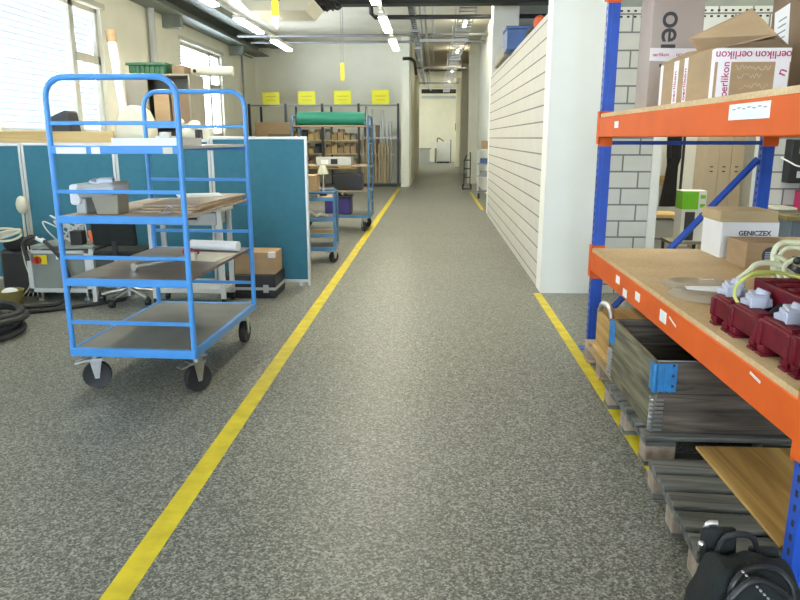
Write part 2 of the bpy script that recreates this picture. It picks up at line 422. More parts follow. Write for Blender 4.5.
wbox('wall_far_side', -6.0, -1.0, 35.8, 36, 0, ZC, 'wall_cream')
wbox('wall_far_end', -6.0, 3, 45.8, 46.0, 0, ZC, 'wall_cream')
mb = MB(); XF = -5.8
mb.box(XF-.2, XF, 36, 46, 0, .9); mb.box(XF-.2, XF, 36, 46, 3.7, ZC); mb.box(XF-.2, XF, 36, 37, .9, 3.7); mb.box(XF-.2, XF, 45, 46, .9, 3.7)
struct('wall_far_left', mb, 'wall_white', smooth=False)
w = semp('window_5', (XF, 41, .9)); g = MB(); g.box(XF-.11, XF-.1, 37, 45, .9, 3.7); struct('pane', g, 'glass', w)
g = MB()
for y in (37, 39.6, 42.3, 44.92): g.box(XF-.14, XF-.06, y, y+.08, .9, 3.7)
struct('window_frame', g, 'frame_win', w)
g = MB(); g.face([(XF-.19, 36.9, .85), (XF-.19, 45.1, .85), (XF-.19, 45.1, 3.75), (XF-.19, 36.9, 3.75)]); struct('roller_blind', g, 'far_blind', w)  # unseen blind added to cut the light of the far window
mb = MB(); wx0, wx1 = -2.0, .5
mb.box(-6.2, wx0, -6.2, -6.0, 0, ZC); mb.box(wx1, 8.2, -6.2, -6.0, 0, ZC); mb.box(wx0, wx1, -6.2, -6.0, 0, 1.0); mb.box(wx0, wx1, -6.2, -6.0, 3.7, ZC)
struct('wall_behind', mb, 'wall_white', smooth=False)
w = semp('window_6', ((wx0+wx1)/2, -6.1, 1.0)); g = MB(); g.box(wx0, wx1, -6.12, -6.11, 1.0, 3.7); struct('pane', g, 'glass', w)  # unseen window added behind the camera to brighten the foreground
g = MB()
for x in (wx0, -.8, wx1-.08): g.box(x, x+.08, -6.15, -6.07, 1.0, 3.7)
struct('window_frame', g, 'frame_win', w)
wbox('wall_hall_right', 8.0, 8.2, -6.0, 46, 0, ZC, 'wall_white')
wbox('wall_corridor_right', 1.45, 1.6, 14.5, 45.8, 0, ZC, 'wall_cream')
# low masonry room beside the aisle
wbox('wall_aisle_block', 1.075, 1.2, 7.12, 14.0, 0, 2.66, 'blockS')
wbox('wall_block_front', 1.55, 2.07, 6.86, 6.98, 0, 2.66, 'blockF')
wbox('wall_block_front_right', 3.16, 8.0, 6.86, 6.98, 0, 2.66, 'blockF')
wbox('wall_block_lintel', 2.07, 3.16, 6.86, 6.98, 2.1, 2.66, 'blockF')
mb = MB(); mb.box(2.07, 2.15, 6.84, 7.0, 0, 2.1); mb.box(3.08, 3.16, 6.84, 7.0, 0, 2.1); mb.box(2.07, 3.16, 6.84, 7.0, 2.08, 2.1)
struct('door_1', mb, 'wall_white', smooth=False)
# cell holes in the top course of the block wall
mb = MB()
x = 1.62
while x < 7.9:
    for zz in (2.625, 2.575): mb.box(x, x+.022, 6.853, 6.865, zz-.008, zz+.008)
    x += .062
struct('trim_block_cells', mb, 'dark', smooth=False)
wbox('trim_wall_cap', 1.55, 7.9, 6.87, 6.99, 2.66, 2.74, 'steel_green')
wbox('wall_room_back', 1.2, 6.0, 10.0, 10.15, 0, 2.66, 'wall_white')
wbox('wall_room_right', 6.0, 6.15, 6.98, 10.15, 0, 2.66, 'wall_white')
wbox('pillar_front', 1.07, 1.55, 6.82, 7.12, 0, ZC, 'wall_white')
wbox('pillar_aisle_end', 1.09, 1.57, 14.0, 14.5, 0, ZC, 'wall_white')
for y in (24.0, 31.0, 38.0): wbox('pillar_corridor', 1.14, 1.45, y, y+.55, 0, ZC, 'wall_cream')
wbox('pillar_corridor_left', -1.02, -.77, 22.2, 22.7, 0, ZC, 'wall_cream')
# floor markings
def line(name, x0, x1, y0, y1):
    mb = MB(); n = int((y1-y0)/.4)+1
    for i in range(n):
        a = y0+(y1-y0)*i/n; b_ = y0+(y1-y0)*(i+1)/n
        mb.box(x0, x1, a, b_, .0005, .002)
    bmesh.ops.remove_doubles(mb.bm, verts=mb.bm.verts, dist=1e-4)
    struct(name, mb, 'yellow_line', smooth=False)
line('trim_floor_line_left', -1.098, -1.002, .9, 21.5)
line('trim_floor_line_right', 1.0, 1.075, 2.2, 6.8)
line('trim_floor_line_right_far', 1.02, 1.09, 15.0, 20.0)
# ------------------------------------------------------------------ ceiling equipment
mb = MB(); mb.box(XL+.02, XL+.16, -6, 23.9, 4.12, 4.4); mb.box(XL+.02, XL+.5, -6, 23.9, 4.10, 4.13); mb.box(XL+.02, XL+.5, -6, 23.9, 4.38, 4.41)
for y in (1, 6, 11, 15.9, 21): mb.box(XL, XL+.4, y, y+.18, 3.85, 4.12)
struct('trim_crane_rail', mb, 'steel_green', smooth=False)
mb = MB(); mb.box(XL+.6, XL+.95, -6, 23.9, ZC-.2, ZC); struct('trim_ceiling_beam', mb, 'steel_green', smooth=False)
def pipe(name, pts, r, mat, label, cat='pipe', smooth=0, n=10, group=None):
    mb = MB(); mb.tube(pts, r, n=n, smooth=smooth); o = mb.build(name, mat); return tag(o, label, cat, group)
pipe('wall_downpipe', [(XL+.1, 15.05, 0), (XL+.1, 15.05, 4.1)], .07, 'alu_paint', 'thick grey vertical downpipe on the window wall between two windows')
pipe('wall_conduit', [(XL+.05, 22.2, 0), (XL+.05, 22.2, 4.0), (XL+.05, 23.4, 4.02)], .03, 'grey_mid', 'thin dark vertical conduit on the window wall near the back corner')
pipe('ceiling_cross_pipe', [(-1.3, 14.9, ZC), (-1.32, 15.3, 4.0), (-1.24, 15.3, 3.925), (7.9, 15.3, 3.925)], .045, 'black_steel', 'black pipe crossing under the ceiling with a bend up at its end')
pipe('ceiling_cross_pipe', [(-5.3, 19.6, 4.16), (1.4, 19.6, 4.16)], .035, 'grey_mid', 'grey pipe crossing the whole hall in front of the yellow signs wall, upper one', group=None)
pipe('ceiling_cross_pipe', [(-5.3, 21.0, 4.17), (1.4, 21.0, 4.17)], .035, 'grey_mid', 'thinner grey pipe crossing the hall just below the upper grey pipe')
pipe('ceiling_cross_pipe', [(-.5, 30, 4.2), (1.1, 30, 4.2)], .04, 'grey_mid', 'grey pipe crossing the corridor ceiling halfway to the end wall')
mb = MB(); mb.box(-2.45, 7.9, 13.2, 13.5, 3.82, 4.02); mb.box(-1.9, 7.9, 13.32, 13.38, 4.02, ZC)
struct('trim_dark_beam', mb, 'dark', smooth=False)
mb = MB(); mb.box(-.75, 1.45, 41.6, 41.9, 4.0, 4.22); struct('trim_corridor_beam', mb, 'dark', smooth=False)
mb = MB(); mb.box(-.75, 1.45, 42.4, 42.6, 3.75, 3.9); struct('trim_corridor_rail', mb, 'alu_paint', smooth=False)
pipe('curved_pipe', [(-.95, 21.8, 3.80), (-.72, 21.9, 3.80), (-.60, 22.2, 3.7), (-.58, 22.8, 3.45)], .05, 'black_steel', 'short black curved pipe leaving the corridor corner below the cable trays', smooth=5)
# cable trays
def tray(name, x, w, y0, y1, z, label, mat, step, rungs=True):
    t = thing(name, label, 'cable tray', (x, y0, z), 0, None)
    mb = MB(); mb.box(x-w/2, x-w/2+.02, y0, y1, z, z+.07); mb.box(x+w/2-.02, x+w/2, y0, y1, z, z+.07); mb.build('side_rail', mat, t)
    mb = MB(); y = y0+.1
    while y < y1: mb.box(x-w/2+.01, x+w/2-.01, y, y+.05, z+.01, z+.03); y += step
    mb.build('rung', mat, t)['kind'] = 'stuff'
    y = y0+.5
    while y < y1: mb = MB(); mb.box(x-w/2-.015, x-w/2+.005, y, y+.03, z-.03, ZC); mb.box(x-w/2, x+w/2, y, y+.04, z-.03, z); y += 3.2; mb.build('hanger', mat, t)
    return t
t = tray('cable_tray', -.47, .15, 13.6, 35, 3.95, 'narrow cable tray with dark cables running along the left of the corridor ceiling', 'zinc', .3)
mb = MB()
for k, dx in enumerate((-.05, 0, .05)): mb.tube([(-.47+dx, y, 4.03+.02*math.sin(y*2+k)) for y in [13.6+1.3*j for j in range(17)]], .02, n=6)
mb.build('cable_bundle', 'black_steel', t)
tray('cable_tray', .66, .36, 13.8, 41, 4.0, 'wide ladder-type cable tray running along the right of the corridor ceiling', 'zinc', .45)
pipe('ceiling_pipe', [(-.22, 11, 4.12), (-.22, 41, 4.12)], .035, 'alu_paint', 'light pipe running along the corridor ceiling right beside the narrow cable tray')
pipe('ceiling_pipe', [(-.34, 11, 4.2), (-.34, 41, 4.2)], .02, 'grey_mid', 'thin grey pipe squeezed between narrow cable tray and light pipe')
pipe('ceiling_pipe', [(-.05, 11, 4.2), (-.05, 41, 4.2)], .025, 'alu_paint', 'slim light pipe running alone nearest to the corridor ceiling centre')
mb = MB(); mb.box(-.4, .85, 19.0, 19.06, 3.92, 3.98); tag(mb.build('ceiling_support_bar', 'alu_paint'), 'white cross bar carrying both cable trays over the corridor entrance', 'support bar')
for (y, nm) in ((26, 'nearer'), (33, 'farther')):
    mb = MB(); mb.box(-.7, 1.1, y, y+.05, 3.9, 3.95); tag(mb.build('ceiling_support_bar', 'grey_mid'), f'grey cross bar under the cable trays deep in the corridor, {nm} of two', 'support bar')
# fluorescent lights
def lamp_row(x, y0s, group, names):
    first = None
    for i, y in enumerate(y0s):
        if first is None:
            t = thing('hanging_tube_light', '', 'ceiling light', (x, y, 3.3), 0, group)
            mb = MB(); mb.box(-.07, .07, -.78, .78, .03, .075); mb.build('housing', 'lampcap', t, local=True, bev=.01)
            mb = MB(); mb.box(-.065, .065, -.75, .75, 0, .035); mb.build('diffuser', 'tube_lamp', t, local=True, bev=.012)
            first = t
        else: t = dup(first, (x, y, 3.3))
        t['label'] = names.get(i, 'ceiling light nearest the photographer in the ' + group)
    mb = MB(); mb.box(x-.03, x+.03, y0s[0]-1, y0s[-1]+.9, 3.375, 3.42)
    o = mb.build('ceiling_light_trunking', 'lampcap')
    tag(o, 'light grey trunking that carries the ' + group, 'light rail')
    mb = MB()
    return first
ylist = [7.0, 9.6, 12.25, 14.8]
ylist2 = ylist
lamp_row(-3.1, ylist, 'row of tube lights nearest the windows', {1: 'glowing tube light in the row by the windows, closest one in view', 2: 'glowing tube light in the row by the windows, middle of three in view', 3: 'glowing tube light in the row by the windows, last before the back wall'})
lamp_row(-.82, ylist2, 'row of tube lights over the aisle', {1: 'glowing tube light over the aisle, cut by the top edge of the picture', 2: 'glowing tube light over the aisle, middle of three in view', 3: 'glowing tube light over the aisle, farthest and next to the trays'})
lamp_row(2.9, [5.3, 7.7, 9.5], 'row of tube lights above rack and side room', {1: 'tube light over the doorway of the side room', 2: 'tube light over the back of the side room'})  # unseen row added to brighten the side room
# unseen lamps added in the far room to brighten the deep corridor
for i, (x, y) in enumerate(((-3.2, 38.5), (-3.2, 42.5))):
    t = thing('ceiling_tube_light', ['tube light under the ceiling of the bright far room, first from the corridor', 'tube light under the ceiling of the bright far room, beside the end wall'][i], 'ceiling light', (x, y, ZC-.1), 0, 'far room ceiling lights')
    mb = MB(); mb.box(-.07+x, .07+x, -.75+y, .75+y, ZC-.06, ZC); mb.build('housing', 'lampcap', t)
    mb = MB(); mb.box(-.06+x, .06+x, -.72+y, .72+y, ZC-.09, ZC-.06); mb.build('diffuser', 'tube_lamp', t)
t = thing('spot_lamp', 'small cylindrical spot lamp hanging under ceiling beside the wide cable tray', 'spot lamp', (.905, 14.2, 4.0))
mb = MB(); mb.cyl((.905, 14.2, 4.05), (.905, 14.2, 4.35), .055); mb.build('housing', 'lampcap', t)
mb = MB(); mb.ball((.905, 14.2, 4.05), .06); mb.build('bulb', 'spot_bulb', t)
mb = MB(); mb.cyl((.905, 14.2, 4.35), (.905, 14.2, ZC), .01); mb.build('rod', 'black_steel', t)
for i, y in enumerate((19.6, 25.5, 32.5, 39.5)):
    t = thing('ceiling_downlight', 'short ceiling light above the wide cable tray, ' + ['before the first corridor pillar', 'past the first corridor pillar', 'past the second corridor pillar', 'deepest in the corridor'][i], 'ceiling light', (.78, y, 4.4), 0, 'lights above the wide cable tray')
    mb = MB(); mb.box(.74, .82, y-.4, y+.4, 4.44, ZC); mb.build('housing', 'lampcap', t)
    mb = MB(); mb.box(.745, .815, y-.38, y+.38, 4.40, 4.44); mb.build('diffuser', 'tube_lamp', t)
# grey air heater under the ceiling
t = thing('air_heater', 'grey box-shaped air heater hanging under the ceiling above the partitions', 'heater', (-2.45, 12.6, 3.45))
mb = MB(); mb.box(-2.95, -2.2, 12.0, 12.8, 3.64, 4.1); mb.build('casing', 'duct', t, bev=.02)
mb = MB(); mb.prism([(-3.15, 3.66), (-1.95, 3.66), (-2.1, 3.50), (-3.0, 3.50)], 11.9, 12.95, 'Y'); mb.build('diffuser_skirt', 'frame_win', t)
for x, y in ((-2.9, 12.1), (-2.25, 12.1), (-2.9, 12.7), (-2.25, 12.7)): mb = MB(); mb.cyl((x, y, 4.1), (x, y, ZC), .012); mb.build('rod', 'black_steel', t)
# dark cable drop bundle
t = MB(); random.seed(3)
for k in range(16):
    x = -2.3+random.random()*.55; y = 13.12+random.random()*.3
    pts = [(x+random.uniform(-.25, .25), y, 3.93+random.uniform(-.03, .1)), (x+random.uniform(-.15, .15), y, 3.83+random.uniform(-.1, .06)), (x+random.uniform(-.2, .2), y, 3.78+random.uniform(-.1, .08)), (x+random.uniform(-.3, .3), y, 3.95)]
    t.tube(pts, .028, n=6, smooth=4)
tag(t.build('hanging_hose_bundle', 'rubber'), 'untidy black bundle of hoses hanging beneath the ceiling right of the air heater', 'hose bundle')
t = thing('pendant_switch', 'yellow pull switch with white tip and black edges hanging from ceiling by the heater', 'pendant switch', (-1.86, 8.85, 2.85))
mb = MB(); mb.box(-1.955, -1.875, 8.82, 8.86, 2.93, 3.6); mb.build('yellow_body', 'yellow', t, bev=.005)
mb = MB(); mb.box(-1.965, -1.945, 8.80, 8.87, 3.1, 3.62); mb.box(-1.885, -1.865, 8.80, 8.87, 3.1, 3.62); mb.build('black_edge', 'black', t)
mb = MB(); mb.prism([(-1.955, 2.93), (-1.875, 2.93), (-1.875, 2.80), (-1.9, 2.77), (-1.955, 2.84)], 8.82, 8.86, 'Y'); mb.build('white_tip', 'tube_lamp' if False else 'paper', t)
mb = MB(); mb.cyl((-1.915, 8.84, 3.6), (-1.915, 8.84, ZC), .012); mb.build('cord', 'black', t)
t = thing('pendant_switch', 'small yellow handle hanging on two thin cords above the shelving signs', 'pendant switch', (-1.7, 13.6, 2.6))
mb = MB(); mb.box(-1.76, -1.69, 13.58, 13.62, 2.54, 2.86); mb.build('handle', 'yellow', t, bev=.01)
mb = MB(); mb.cyl((-1.745, 13.6, 2.86), (-1.745, 13.6, ZC), .004, n=6); mb.cyl((-1.705, 13.6, 2.86), (-1.705, 13.6, ZC), .004, n=6); mb.build('cord', 'grey_mid', t)
# small box on corridor far pillar
Bx('wall_box', (1.12, 1.14, 38.1, 38.35, 1.9, 2.25), 'black', 'tiny black wall box high on the corridor wall near its far end', 'wall box')

# ------------------------------------------------------------------ light
w = bpy.data.worlds.new('sky'); SC.world = w; w.use_nodes = True
nt = w.node_tree; bg = nt.nodes['Background']; bg.inputs['Color'].default_value = (.74, .87, 1, 1); bg.inputs['Strength'].default_value = 40.0
def area(name, loc, rot, sx, sy, power, col):
    l = bpy.data.lights.new(name, 'AREA'); l.shape = 'RECTANGLE'; l.size = sx; l.size_y = sy; l.energy = power; l.color = col
    o = bpy.data.objects.new(name, l); COL.objects.link(o); o.location = loc; o.rotation_euler = rot; return o
for i, (a, b_) in enumerate(wins):       # sampling portals in the window openings (they guide the sky light, give off none)
    area('window_portal', (XL-.01, (a+b_)/2, (SILL+TOP)/2), (0, R(-90), 0), TOP-SILL, b_-a, 1, (1, 1, 1)).data.cycles.is_portal = True
area('window_portal', ((wx0+wx1)/2, -6.19, 2.35), (R(90), 0, 0), wx1-wx0, 2.7, 1, (1, 1, 1)).data.cycles.is_portal = True
area('window_portal', (XF-.01, 41, 2.3), (0, R(-90), 0), 2.8, 8, 1, (1, 1, 1)).data.cycles.is_portal = True
SC.view_settings.view_transform = 'Standard'; SC.view_settings.look = 'None'; SC.view_settings.gamma = 1; SC.view_settings.exposure = 0.0
SC.view_settings.use_curve_mapping = False
SC.cycles.use_denoising = True
SC.cycles.max_bounces = 8; SC.cycles.diffuse_bounces = 5; SC.cycles.transparent_max_bounces = 12
SC.cycles.sample_clamp_indirect = 6
# ------------------------------------------------------------------ tray trolleys
def caster(t, x, y, ang, swivel, r=.08, top=.19):
    c = MB(); c.lathe([(r*.62, -.014), (r*.95, -.022), (r, -.013), (r, .013), (r*.95, .022), (r*.62, .014)], (0, 0, 0), 20, 'X')
    c.bm.transform(Matrix.Translation((x, y, r)) @ Matrix.Rotation(ang, 4, 'Z'))
    w = c.build('wheel', 'rubber', t, local=True)
    f = MB(); f.box(-.055, .055, -.045, .045, top-.008, top)
    for s in (-1, 1): f.prism([(-.035, 2*r+.014), (.035, 2*r+.014), (.012, r-.018), (-.012, r-.018)], s*.026, s*.031, 'X')
    f.cyl((-.036, 0, r), (.036, 0, r), .009, n=10); f.cyl((0, 0, 2*r), (0, 0, top), .03)
    if swivel:
        f.box(-.03, .03, -.12, -.03, 2*r+.005, 2*r+.014, rot=(R(12), 0, 0)); f.box(-.04, .04, -.06, .04, 2*r+.01, 2*r+.024)
    off = Matrix.Translation((x, y, 0)) @ Matrix.Rotation(ang, 4, 'Z')
    f.bm.transform(off); f.build('fork', 'zinc', w, local=True)
    return w

def trolley(label, loc, rz, w, l, h, z0, shelves, rails, blue='blue', boards=None, group=None, rad=.11, name='tray_trolley', side=True):
    """local frame: ends at y = -l/2 and +l/2, width along x; z0 = deck"""
    t = thing(name, label, 'trolley', loc, rz, group)
    r = .0165
    for s in (-1, 1):
        y = s*l/2; m = MB(); hw = w/2
        arc = [(-hw+rad-rad*math.cos(a), y, h-rad+rad*math.sin(a)) for a in [PI/2*k/7 for k in range(8)]]
        pts = [(-hw, y, z0-.03)] + arc + [(-x, yy, zz) for x, yy, zz in reversed(arc)] + [(hw, y, z0-.03)]
        m.tube(pts, r, n=12)
        e = m.build('end_frame', blue, t, local=True)
        for z in rails:
            m = MB(); m.box(-hw, hw, y-.009, y+.009, z-.011, z+.011); m.build('cross_rail', blue, e, local=True, bev=.003)
        for z in shelves:
            m = MB(); m.box(-hw, hw, y-.014, y+.014, z-.038, z+.006); m.build('shelf_support', blue, e, local=True, bev=.004)
        m = MB(); m.box(-hw-.012, hw+.012, y-.018, y+.018, z0-.045, z0+.005); m.build('bottom_bar', blue, e, local=True, bev=.004)
    for s in (-1, 1): m = MB(); m.box(s*w/2-.015 if s > 0 else -w/2-.012, w/2+.012 if s > 0 else -w/2+.015, -l/2+.018, l/2-.018, z0-.045, z0+.004); m.build('deck_side_rail', blue, t, local=True, bev=.003)
    m = MB(); m.box(-w/2+.015, w/2-.015, -l/2+.018, l/2-.018, z0-.02, z0+.002); m.build('deck', 'deck', t, local=True)
    for i, z in enumerate(shelves):
        bmats = boards[i] if boards else 'board_brown'
        m = MB(); m.box(-w/2+.01, w/2-.01, -l/2+.015, l/2-.015, z-.012, z+.006)
        m.build('shelf_board', bmats, t, local=True, bev=.002)
    for (sx, sy) in ((-1, -1), (1, -1), (-1, 1), (1, 1)):
        caster(t, sx*(w/2-.055)+(.03 if sy < 0 else 0), sy*(l/2-.09), R(-66 if sx < 0 else -38) if sy < 0 else 0, sy < 0, r=min(.085, (z0-.065)/2), top=z0-.045)
    return t

TX, TY, TRZ = -1.745, 4.49, R(-2.2)
tr = trolley('tall blue tray trolley with four decks, closest one at the teal partitions', (TX, TY, 0), TRZ, .745, 1.22, 1.823, .277,
        [.697, 1.062, 1.451], [.44, .827, 1.204, 1.58], boards=['board_brown', 'board_light', 'alu_paint'])
TM = WM(tr)
def onT(x, y, z): return TM @ Vector((x, y, z))
def Tbox(name, dims, mat, label, cat, rot=0, bev=.003, group=None):
    x0, x1, y0, y1, z0, z1 = dims
    mb = MB(); mb.box(-(x1-x0)/2, (x1-x0)/2, -(y1-y0)/2, (y1-y0)/2, 0, z1-z0)
    o = mb.build(name, mat, None, local=True, bev=bev); o.location = onT((x0+x1)/2, (y0+y1)/2, z0); o.rotation_euler = (0, 0, TRZ+rot)
    return tag(o, label, cat, group)
# masking strips on the front of the top shelf bar
for nm, (a, b_) in (('label_strip', (-.335, -.16)), ('label_strip', (-.13, -.08))):
    mb = MB(); mb.box(a, b_, -.627, -.6245, 1.415, 1.45); mb.build(nm, 'white', tr, local=True)
mb = MB(); mb.box(.28, .335, -.627, -.6245, 1.415, 1.45); mb.build('label_strip', 'cream', tr, local=True, label='yellowed label strip')
# things on the top shelf
Tbox('paper_stack', (-.03, .355, -.59, -.22, 1.458, 1.50), 'paper', 'stack of white sheets sticking out over the top shelf of the tall blue trolley', 'paper', rot=R(1.5), bev=.001)
# middle shelf: grey stapler-like machine + boards
for i, (rx, dz, c) in enumerate(((0, 0, 'board_light'), (3, .013, 'board_edge'), (-2, .026, 'board_light'))):
    Tbox('board', (-.03+.02*i, .345, -.42+.05*i, .585, 1.069+dz, 1.081+dz), c,
         ['lowest pale board in the pile on the middle trolley shelf', 'middle board in the pile on the trolley shelf, with browner edge', 'topmost pale board in the pile on the middle trolley shelf'][i], 'board', rot=R(rx), bev=.001)
g = thing('desk_machine', 'grey desktop machine with a pillar and clear parts on top, on the middle trolley shelf', 'machine', onT(-.205, -.44, 1.069), TRZ)
g.scale = (1.12, 1.05, 1.08)
mb = MB(); mb.box(-.085, -.03, -.1, .1, 0, .085); mb.build('foot', 'grey_machine', g, local=True, bev=.01)
mb = MB(); mb.box(-.10, .13, -.12, .10, .09, .165, rot=(0, R(-3), 0)); mb.build('housing', 'grey_machine', g, local=True, bev=.02)
mb = MB(); mb.box(-.105, -.05, -.122, .1, .05, .16); mb.build('end_cover', 'white', g, local=True, bev=.015)
mb = MB(); mb.prism([(.03, 0), (.145, 0), (.15, .11), (.0, .12)], -.11, .02, 'Y'); mb.build('pillar_body', 'taupe', g, local=True, bev=.006)
mb = MB(); mb.box(-.02, .14, -.13, .05, .115, .145, rot=(0, R(-4), 0)); mb.box(.02, .10, -.1, .02, .15, .19, rot=(0, 0, R(20))); mb.box(.0, .06, -.11, -.04, .165, .18, rot=(R(10), R(14), 0)); mb.build('clear_top', 'lilac', g, local=True, bev=.006)
mb = MB(); mb.tube([(.2, 0, .012), (.22, .03, .03), (.25, .02, .05), (.28, 0, .04), (.27, -.03, .02), (.23, -.03, .013)], .005, n=6, smooth=5, closed=True)
o = mb.build('wire_loop', 'zinc', None, local=True); o.location = onT(.0, -.55, 1.069); o.rotation_euler = (0, 0, TRZ); tag(o, 'small loop of wire beside the grey desktop machine on the trolley', 'wire')
o = Tbox('leaflet', (-.06, .24, .22, .52, 1.108, 1.112), 'paper', 'pale sheet lying over the pile of boards at the rear of the trolley shelf', 'paper', rot=R(25), bev=0)
# low shelf things
g = thing('air_gun_rod', 'silver rod with round end and cream block lying across the lowest brown board', 'rod', onT(-.05, -.34, .70), 0)
a, b_ = onT(-.06, -.36, .73), onT(.13, .05, .73)
mb = MB(); mb.cyl(a, b_, .013); mb.build('rod', 'alu', g)
d = (b_-a).normalized()
mb = MB(); mb.cyl(a-d*.02, a, .026); mb.build('round_end', 'chrome', g)
mb = MB(); mb.box(b_.x-.03, b_.x+.03, b_.y-.02, b_.y+.04, .704, .755); mb.build('cream_block', 'cream', g, bev=.006)
mb = MB(); a, b_ = onT(-.04, .50, .740), onT(.33, .44, .740); mb.cyl(a, b_, .036, n=20); o = mb.build('paper_roll', 'paper'); tag(o, 'white paper roll lying across the back of the third trolley shelf', 'roll')
mb = MB(); mb.ball(onT(.03, .25, .730), .028, (1.5, 1, .9)); mb.ball(onT(.09, .24, .724), .02, (1.3, 1, .8)); o = mb.build('red_clamp', 'magenta'); tag(o, 'dark red plastic clamp lying before the paper roll on the trolley', 'clamp')
Tbox('leaflet', (.05, .33, .02, .36, .7035, .7075), 'cream', 'pale sheet lying on the third trolley shelf before the paper roll', 'paper', rot=R(-8), bev=0)

# middle distance trolley carrying the green roll
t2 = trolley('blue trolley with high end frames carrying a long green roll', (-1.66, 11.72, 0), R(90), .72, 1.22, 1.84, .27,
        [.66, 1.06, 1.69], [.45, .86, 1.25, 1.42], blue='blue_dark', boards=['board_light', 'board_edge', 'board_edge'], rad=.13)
mb = MB(); mb.cyl((-2.2, 11.55, 1.803), (-1.12, 11.55, 1.803), .105, n=28); mb.cyl((-2.22, 11.55, 1.80), (-1.10, 11.55, 1.80), .03, n=14)
tag(mb.build('green_roll', 'green_roll'), 'long dark green roll of sheet lying on top of the blue trolley', 'roll')
g = thing('electronic_unit', 'silver electronic unit with white label and dark window on the trolley under the green roll', 'device', (-1.72, 11.5, 1.066))
mb = MB(); mb.box(-1.9, -1.33, 11.4, 11.7, 1.068, 1.2); mb.build('casing', 'alu_paint', g, bev=.01)
mb = MB(); mb.box(-1.82, -1.70, 11.395, 11.40, 1.09, 1.16); mb.build('label', 'paper', g)
mb = MB(); mb.box(-1.66, -1.55, 11.395, 11.40, 1.09, 1.17); mb.build('window', 'black', g)
Bx('black_case', (-1.62, -1.16, 11.42, 11.75, .668, .93), 'black', 'black case with flat front on the shelf under the silver unit', 'case', bev=.01)
g = thing('purple_box', 'deep purple plastic box on the bottom deck of the green roll trolley', 'box', (-1.56, 11.6, .275))
mb = MB(); mb.box(-1.78, -1.36, 11.42, 11.8, .275, .55); mb.build('body', 'purple', g, bev=.012)
mb = MB(); mb.box(-1.8, -1.34, 11.4, 11.82, .55, .575); mb.build('rim', 'black', g, bev=.006)
for i, (x, y) in enumerate(((-1.62, 11.6), (-1.48, 11.55))):
    mb = MB(); mb.tube([(x, y-.1, .585), (x, y, .612), (x+.05, y+.1, .59)], .014, n=8, smooth=4); mb.ball((x, y-.1, .603), .026)
    tag(mb.build('hand_tool', 'chrome' if i else 'black'), ['black hand tool sticking out of the purple box', 'shiny hand tool sticking out of the purple box'][i], 'tool')
mb = MB()
for k in range(5): mb.box(-2.2+.19*k, -2.05+.19*k, 11.45, 11.6, 1.068, 1.14)
# small low cart peeking out behind the partition
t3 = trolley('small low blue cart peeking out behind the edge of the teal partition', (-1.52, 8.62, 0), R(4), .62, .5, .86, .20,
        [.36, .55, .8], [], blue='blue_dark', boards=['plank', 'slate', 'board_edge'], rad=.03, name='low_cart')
Bx('cardboard_box', (-1.70, -1.42, 8.45, 8.75, .808, 1.06), 'cardboard', 'plain cardboard box on the small low cart behind the partition edge', 'box')
mb = MB(); mb.lathe([(.07, 0), (.065, .02), (.035, .1), (.03, .105)], (-1.355, 8.62, 1.07), 20); 
g = thing('small_lamp', 'cream cone shade on a post standing on the small low cart', 'lamp', (-1.355, 8.62, .806))
mb.build('shade', 'cream', g)
mb = MB(); mb.cyl((-1.355, 8.62, .83), (-1.355, 8.62, 1.1), .012); mb.build('post', 'zinc', g)
mb = MB(); mb.cyl((-1.355, 8.62, .807), (-1.355, 8.62, .83), .045); mb.build('base', 'black', g)
mb = MB(); mb.ball((-1.44, 8.42, .836), .028); mb.ball((-1.40, 8.41, .828), .02); tag(mb.build('metal_fitting', 'chrome'), 'shiny round metal fitting at the front corner of the small low cart', 'fitting')
mb = MB(); mb.tube([(-1.6, 8.5, .60), (-1.5, 8.42, .64), (-1.42, 8.46, .58), (-1.36, 8.42, .6), (-1.3, 8.5, .575)], .018, n=8, smooth=4); tag(mb.build('hose_piece', 'cream'), 'pale bent piece of hose on the second tier of the low cart', 'hose')

# ------------------------------------------------------------------ teal partition screens
def screen(x0, x1, ztop, label, y=7.06):
    t = thing('partition_screen', label, 'partition', ((x0+x1)/2, y, 0), 0, 'teal partition screens')
    mb = MB(); mb.box(x0+.028, x1-.028, y-.018, y+.018, .07, ztop-.03); mb.build('fabric_panel', 'teal', t)
    mb = MB()
    mb.box(x0, x0+.028, y-.024, y+.024, .0, ztop); mb.box(x1-.028, x1, y-.024, y+.024, 0, ztop)
    mb.box(x0+.028, x1-.028, y-.024, y+.024, ztop-.03, ztop); mb.box(x0+.028, x1-.028, y-.024, y+.024, .04, .07)
    mb.build('frame', 'alu', t, bev=.004)
    mb = MB()
    for x in (x0+.1, x1-.1): mb.box(x-.02, x+.02, y-.024, y+.1, 0, .04)
    mb.build('foot', 'alu', t)
screen(-2.235, -1.262, 1.515, 'teal partition screen nearest the aisle, ends beside the low cart')
screen(-3.215, -2.24, 1.49, 'teal partition screen behind the tall trolley, second from the aisle')
screen(-4.185, -3.22, 1.455, 'teal partition screen third from the aisle, under the pine plank')
screen(-5.16, -4.19, 1.45, 'teal partition screen farthest from the aisle, cut by the picture edge')
mb = MB(); mb.box(-4.4, -3.22, 7.045, 7.085, 1.456, 1.565); tag(mb.build('pine_plank', 'plank', bev=.003), 'pine plank standing on edge along the top of the partitions', 'plank')

